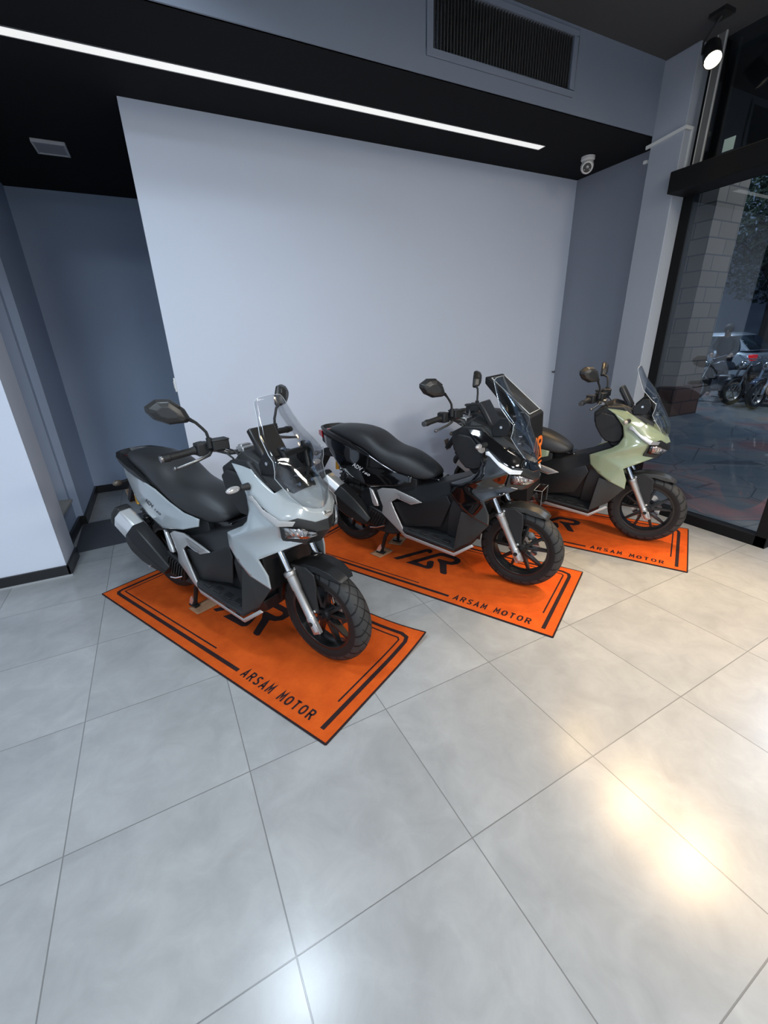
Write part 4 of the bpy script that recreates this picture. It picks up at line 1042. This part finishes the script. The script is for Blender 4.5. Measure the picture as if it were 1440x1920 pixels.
# ------------------------------------------------------------------ street outside
def pavement_material():
    m, nt, b = nodes('street_paving'); N = nt.nodes; L = nt.links
    tc = N.new('ShaderNodeTexCoord')
    n = N.new('ShaderNodeTexNoise'); n.inputs['Scale'].default_value = .9; n.inputs['Detail'].default_value = 7; n.inputs['Distortion'].default_value = .8
    L.new(tc.outputs['Object'], n.inputs['Vector'])
    r = N.new('ShaderNodeValToRGB'); e = r.color_ramp.elements; e[0].position = .40; e[0].color = (.13, .145, .16, 1); e[1].position = .66; e[1].color = (.26, .13, .12, 1)
    k = r.color_ramp.elements.new(.56); k.color = (.19, .19, .19, 1)
    L.new(n.outputs['Fac'], r.inputs[0])
    v = N.new('ShaderNodeTexVoronoi'); v.feature = 'DISTANCE_TO_EDGE'; v.inputs['Scale'].default_value = 1.7; L.new(tc.outputs['Object'], v.inputs['Vector'])
    lt = N.new('ShaderNodeMath'); lt.operation = 'LESS_THAN'; lt.inputs[1].default_value = .012; L.new(v.outputs['Distance'], lt.inputs[0])
    mx = N.new('ShaderNodeMix'); mx.data_type = 'RGBA'; L.new(lt.outputs[0], mx.inputs[0]); L.new(r.outputs[0], mx.inputs[6]); mx.inputs[7].default_value = (.085, .09, .10, 1)
    L.new(mx.outputs[2], b.inputs['Base Color']); b.inputs['Roughness'].default_value = .42
    return m
struct(G().add([(XG+.06, -8, -.02), (45, -8, -.02), (45, 40, -.02), (XG+.06, 40, -.02)], [(0, 1, 2, 3)]).make('floor_street', pavement_material(), smooth=0))
def brick_material(name, c1, c2, mort, sc_=1.0):
    m, nt, b = nodes(name); N = nt.nodes; L = nt.links
    tc = N.new('ShaderNodeTexCoord'); mp = N.new('ShaderNodeMapping'); mp.inputs['Rotation'].default_value = (PI/2, 0, 0)
    sp = N.new('ShaderNodeSeparateXYZ'); L.new(tc.outputs['Object'], sp.inputs[0])
    ad = N.new('ShaderNodeMath'); L.new(sp.outputs[0], ad.inputs[0]); L.new(sp.outputs[1], ad.inputs[1])
    cb = N.new('ShaderNodeCombineXYZ'); L.new(ad.outputs[0], cb.inputs[0]); L.new(sp.outputs[2], cb.inputs[1])
    br = N.new('ShaderNodeTexBrick'); br.inputs['Scale'].default_value = 1; br.inputs['Brick Width'].default_value = .55; br.inputs['Row Height'].default_value = .26; br.inputs['Mortar Size'].default_value = .012
    br.inputs['Color1'].default_value = (*c1, 1); br.inputs['Color2'].default_value = (*c2, 1); br.inputs['Mortar'].default_value = (*mort, 1)
    L.new(cb.outputs[0], br.inputs['Vector']); L.new(br.outputs['Color'], b.inputs['Base Color']); b.inputs['Roughness'].default_value = .85
    return m
TANB = brick_material('tan_brick', (.27, .20, .145), (.21, .155, .11), (.10, .08, .065))
REDB = brick_material('red_brick', (.15, .065, .045), (.11, .05, .035), (.05, .03, .025))
bp = tag(empty('brick_pillar', (9.0, 5.17, 0)), 'tan brick pillar standing on the pavement outside the glass', 'pillar')
G().bb((0, 0, .58), (.86, .34, 6.5)).make('shaft', TANB, bp, smooth=0)
G().bb((-.02, -.02, -.02), (.88, .36, .58)).make('plinth', REDB, bp, smooth=0)
struct(G().bb((9.4, 5.51, -.02), (9.8, 12, 6)).make('wall_street', mat('street_plaster', (.07, .08, .10), .8), smooth=0))
tag(G().bb((22, 2, -.02), (24, 40, 5.2)).make('building', mat('far_plaster', (.22, .25, .30), .8)), 'blue grey plastered building across the street', 'building')

def motorcycle(x, y, rz, label, tank):
    t = tag(empty('motorcycle', (x, y, -.02), rz), label, 'motorcycle', 'motorcycles parked on the street')
    for nm, cx in (('front_wheel', .66), ('rear_wheel', -.66)):
        w_ = G().lathe_y([(.22, -.05), (.27, -.06), (.30, -.035), (.31, 0), (.30, .035), (.27, .06), (.22, .05)], 36, (0, 0, 0)).make(nm, mat('street_rubber', (.015, .015, .015), .6), t, (cx, 0, .31))
        g = G().lathe_y([(.225, -.03), (.205, -.03), (.205, .03), (.225, .03)], 36, closed=True)
        for k in range(6):
            a = k*PI/3; g.tube([(0, 0, 0), (.21*math.cos(a), 0, .21*math.sin(a))], .012, 6)
        g.make('rim', mat('street_rim', (.45, .42, .38), .3, .8), w_)
    G().tube([(.66, -.09, .31), (.45, -.09, .95)], .022, 8).tube([(.66, .09, .31), (.45, .09, .95)], .022, 8).make('fork', CHROME, t)
    G().tube([(.40, 0, .9), (.30, 0, .55), (-.1, 0, .35), (-.35, 0, .5), (-.5, 0, .75)], .03, 8).make('frame', BLK, t)
    G().loft([[(a, -h, z0), (a, h, z0), (a, h*.7, z1), (a, -h*.7, z1)] for a, h, z0, z1 in [(.36, .08, .74, .86), (.2, .15, .70, .95), (-.05, .13, .72, .90), (-.12, .08, .74, .84)]]).make('tank', tank, t, bevel=.02)
    G().loft([[(a, -h, z0), (a, h, z0), (a, h*.9, z1), (a, -h*.9, z1)] for a, h, z0, z1 in [(-.08, .09, .72, .82), (-.35, .13, .72, .82), (-.7, .10, .76, .88), (-.82, .06, .80, .88)]]).make('seat', BLK, t, bevel=.02)
    G().box((.06, 0, .45), (.36, .26, .34)).make('engine', mat('street_engine', (.22, .22, .23), .35, .8), t, bevel=.03)
    G().tube([(.2, -.15, .30), (-.3, -.17, .28), (-.85, -.18, .42)], [.025, .03, .045], 10).make('exhaust', CHROME, t)
    G().tube([(.30, -.36, 1.08), (.42, -.14, 1.0), (.42, .14, 1.0), (.30, .36, 1.08)], .014, 8).make('handlebar', CHROME, t)
    G().sphere((.55, 0, .88), .09).make('headlight', CHROME, t)
    G().loft([[(.66+.34*math.cos(a), q, .31+.34*math.sin(a)) for q in (-.06, 0, .06)] for a in [math.radians(v) for v in range(40, 150, 15)]], closed=False).make('fender', tank, t, solid=.004)
    return t
DKT = mat('street_tank_dark', (.03, .035, .045), .2, coat=.6)
motorcycle(12.35, 5.95, math.radians(145), 'dark parked motorcycle outside, nearest the brick pillar', DKT)
motorcycle(12.25, 5.22, math.radians(165), 'dark parked motorcycle outside, second from the brick pillar', DKT)
motorcycle(11.95, 4.72, math.radians(175), 'parked motorcycle outside at the right picture edge', mat('street_tank_blue', (.05, .08, .14), .2, coat=.6))
def car():
    t = tag(empty('car', (15.1, 8.5, .08), math.radians(90)), 'silver-white car with red tail lamp outside, behind the motorcycles', 'car')
    body = mat('car_silver', (.50, .56, .62), .2, .3, coat=.6)
    low = [(-2.1, .30), (-2.12, .70), (-2.02, .92), (-1.55, 1.0), (.75, .98), (1.75, .82), (2.08, .66), (2.1, .30)]
    G().prism(low, lambda a, b, tt: (a, tt, b), -.86, .86).make('body', body, t, bevel=.08, seg=3)
    rg = [[(-1.95, -.72, .98), (-1.95, .72, .98), (1.0, .72, .98), (1.0, -.72, .98)], [(-1.45, -.58, 1.42), (-1.45, .58, 1.42), (.30, .58, 1.42), (.30, -.58, 1.42)], [(-1.2, -.5, 1.48), (-1.2, .5, 1.48), (.1, .5, 1.48), (.1, -.5, 1.48)]]
    G().loft(rg).make('cabin', body, t, bevel=.05)
    cg = mat('car_glass', (.02, .03, .04), .05)
    g = G()
    for s in (-1, 1):
        g.add([(-1.55, s*.705, 1.02), (.75, s*.71, 1.02), (.22, s*.60, 1.38), (-1.30, s*.60, 1.38)], [(0, 1, 2, 3)])
    g.add([(-1.93, -.6, 1.02), (-1.93, .6, 1.02), (-1.50, .5, 1.38), (-1.50, -.5, 1.38)], [(0, 1, 2, 3)])
    g.make('windows', cg, t, solid=.03, offset=0)
    for s in (-1, 1):
        G().box((-2.08, s*.70, .82), (.12, .26, .15)).make('tail_lamp', mat('tail_glow', (.6, .01, .01), .3, emit=(1, .03, .05), es=3.0 if s > 0 else .3), t, bevel=.02)
        for x in (-1.3, 1.35):
            G().lathe_y([(0, -.09), (.30, -.09), (.32, -.06), (.32, .06), (.30, .09), (0, .09)], 28).make('wheel', mat('street_rubber', (.015, .015, .015), .6), t, (x, s*.80, .30))
    G().box((-2.11, 0, .45), (.06, 1.5, .14)).make('bumper', mat('car_bumper', (.06, .065, .07), .5), t, bevel=.02)
car()
# ---- person at the motorcycles: one skinned body, clothing colours by part
def skin_mesh(name, pts, edges, radii, material, parent, sub=2):
    me = bpy.data.meshes.new(name); me.from_pydata(pts, edges, []); me.materials.append(material)
    o = bpy.data.objects.new(name, me); COL.objects.link(o); o.parent = parent
    md = o.modifiers.new('skin', 'SKIN')
    for v, r in zip(me.skin_vertices[0].data, radii): v.radius = (r, r) if not isinstance(r, tuple) else r
    me.skin_vertices[0].data[0].use_root = True
    s = o.modifiers.new('subdivision', 'SUBSURF'); s.levels = sub; s.render_levels = sub
    return o
def person():
    t = tag(empty('person', (12.95, 6.42, -.02), math.radians(200)), 'person in a dark jacket bending forward beside a parked motorcycle outside', 'person')
    p = [(0, 0, .98), (.03, 0, 1.15), (.10, 0, 1.34), (.16, 0, 1.46), (.20, 0, 1.53), (.235, 0, 1.62), (.24, 0, 1.68),
         (.13, .19, 1.42), (.22, .27, 1.16), (.44, .20, 1.05), (.52, .18, 1.03), (.13, -.19, 1.42), (.24, -.27, 1.16), (.45, -.20, 1.06), (.53, -.18, 1.04),
         (-.01, .10, .90), (.06, .12, .50), (-.02, .13, .09), (.12, .14, .05), (-.01, -.10, .90), (.03, -.12, .50), (-.06, -.13, .09), (.08, -.14, .05)]
    e = [(0, 1), (1, 2), (2, 3), (3, 4), (4, 5), (5, 6), (2, 7), (7, 8), (8, 9), (9, 10), (2, 11), (11, 12), (12, 13), (13, 14), (0, 15), (15, 16), (16, 17), (17, 18), (0, 19), (19, 20), (20, 21), (21, 22)]
    r = [.15, .15, .17, .09, .055, .095, .085, .075, .055, .042, .035, .075, .055, .042, .035, .095, .065, .045, .04, .095, .065, .045, .04]
    skin_mesh('body', p, e, r, mat('street_skin', (.28, .18, .13), .6), t)
    # clothes over the body
    p2 = [p[i] for i in (0, 1, 2, 3, 7, 8, 9, 11, 12, 13)]
    skin_mesh('jacket', p2, [(0, 1), (1, 2), (2, 3), (2, 4), (4, 5), (5, 6), (2, 7), (7, 8), (8, 9)], [.175, .175, .195, .085, .092, .072, .055, .092, .072, .055], mat('jacket_dark', (.028, .034, .040), .85), t)
    p3_ = [p[i] for i in (0, 15, 16, 17, 19, 20, 21)]
    skin_mesh('trousers', p3_, [(0, 1), (1, 2), (2, 3), (0, 4), (4, 5), (5, 6)], [.165, .112, .082, .066, .112, .082, .066], mat('trousers_dark', (.03, .033, .04), .85), t)
    g = G().sphere((.228, 0, 1.665), .112, 16, 10, (1, .92, 1.02))
    g.v = [v for v in g.v]; g.make('hair', mat('hair_dark', (.015, .012, .010), .6), t)
    g = G()
    for s in (-1, 1):
        bx = Vector((.53, s*.18, 1.035))
        for k in range(4):
            y = s*(.158+.015*k); g.tube([(.52, y, 1.035), (.57, y, 1.035-.004*k), (.595, y, 1.01), (.59, y, .985)], .009, 6)
        g.tube([(.50, s*.155, 1.03), (.53, s*.135, 1.02), (.56, s*.14, 1.0)], .010, 6)
    g.make('fingers', mat('street_skin', (.28, .18, .13), .6), t)
    g = G().box((.345, 0, 1.60), (.03, .03, .04)).box((.335, 0, 1.565), (.02, .05, .012))
    g.make('face', mat('street_skin', (.28, .18, .13), .6), t, bevel=.008)
person()
# ---- tree with leaves, dark against the evening sky
def tree(x, y, h, r, label, n=8500, seed=1):
    rnd = random.Random(seed)
    t = tag(empty('tree', (x, y, -.02)), label, 'tree', 'street trees')
    tr = G().tube([(0, 0, 0), (.05, .03, h*.3), (-.05, .08, h*.55), (0, 0, h*.8)], [.22, .18, .14, .07], 10)
    for k in range(6):
        a = k*1.1; tr.tube([(0, .05, h*(.4+.05*k)), (r*.5*math.cos(a), r*.5*math.sin(a), h*(.55+.06*k))], [.08, .03], 6)
    tr.make('trunk', mat('bark', (.03, .025, .02), .9), t)
    g = G()
    for k in range(n):
        while True:
            q = Vector((rnd.uniform(-1, 1), rnd.uniform(-1, 1), rnd.uniform(-1, 1)))
            if .25 < q.length < 1: break
        c = Vector((q.x*r, q.y*r, h*.72+q.z*h*.34))
        a = Vector((rnd.gauss(0, 1), rnd.gauss(0, 1), rnd.gauss(0, 1))).normalized(); b = a.orthogonal().normalized()
        s = rnd.uniform(.05, .12)
        g.add([c-a*s, c+b*s*.5, c+a*s, c-b*s*.5], [(0, 1, 2, 3)])
    g.make('foliage', mat('leaves', (.014, .024, .016), .9, spec=.1), t, smooth=0, merge=False)
tree(14.2, 5.6, 7.5, 2.3, 'dark leafy tree outside at the right picture edge', seed=3)
tree(19.0, 8.3, 6.4, 2.4, 'dark leafy tree outside behind the silver-white car', n=7000, seed=5)
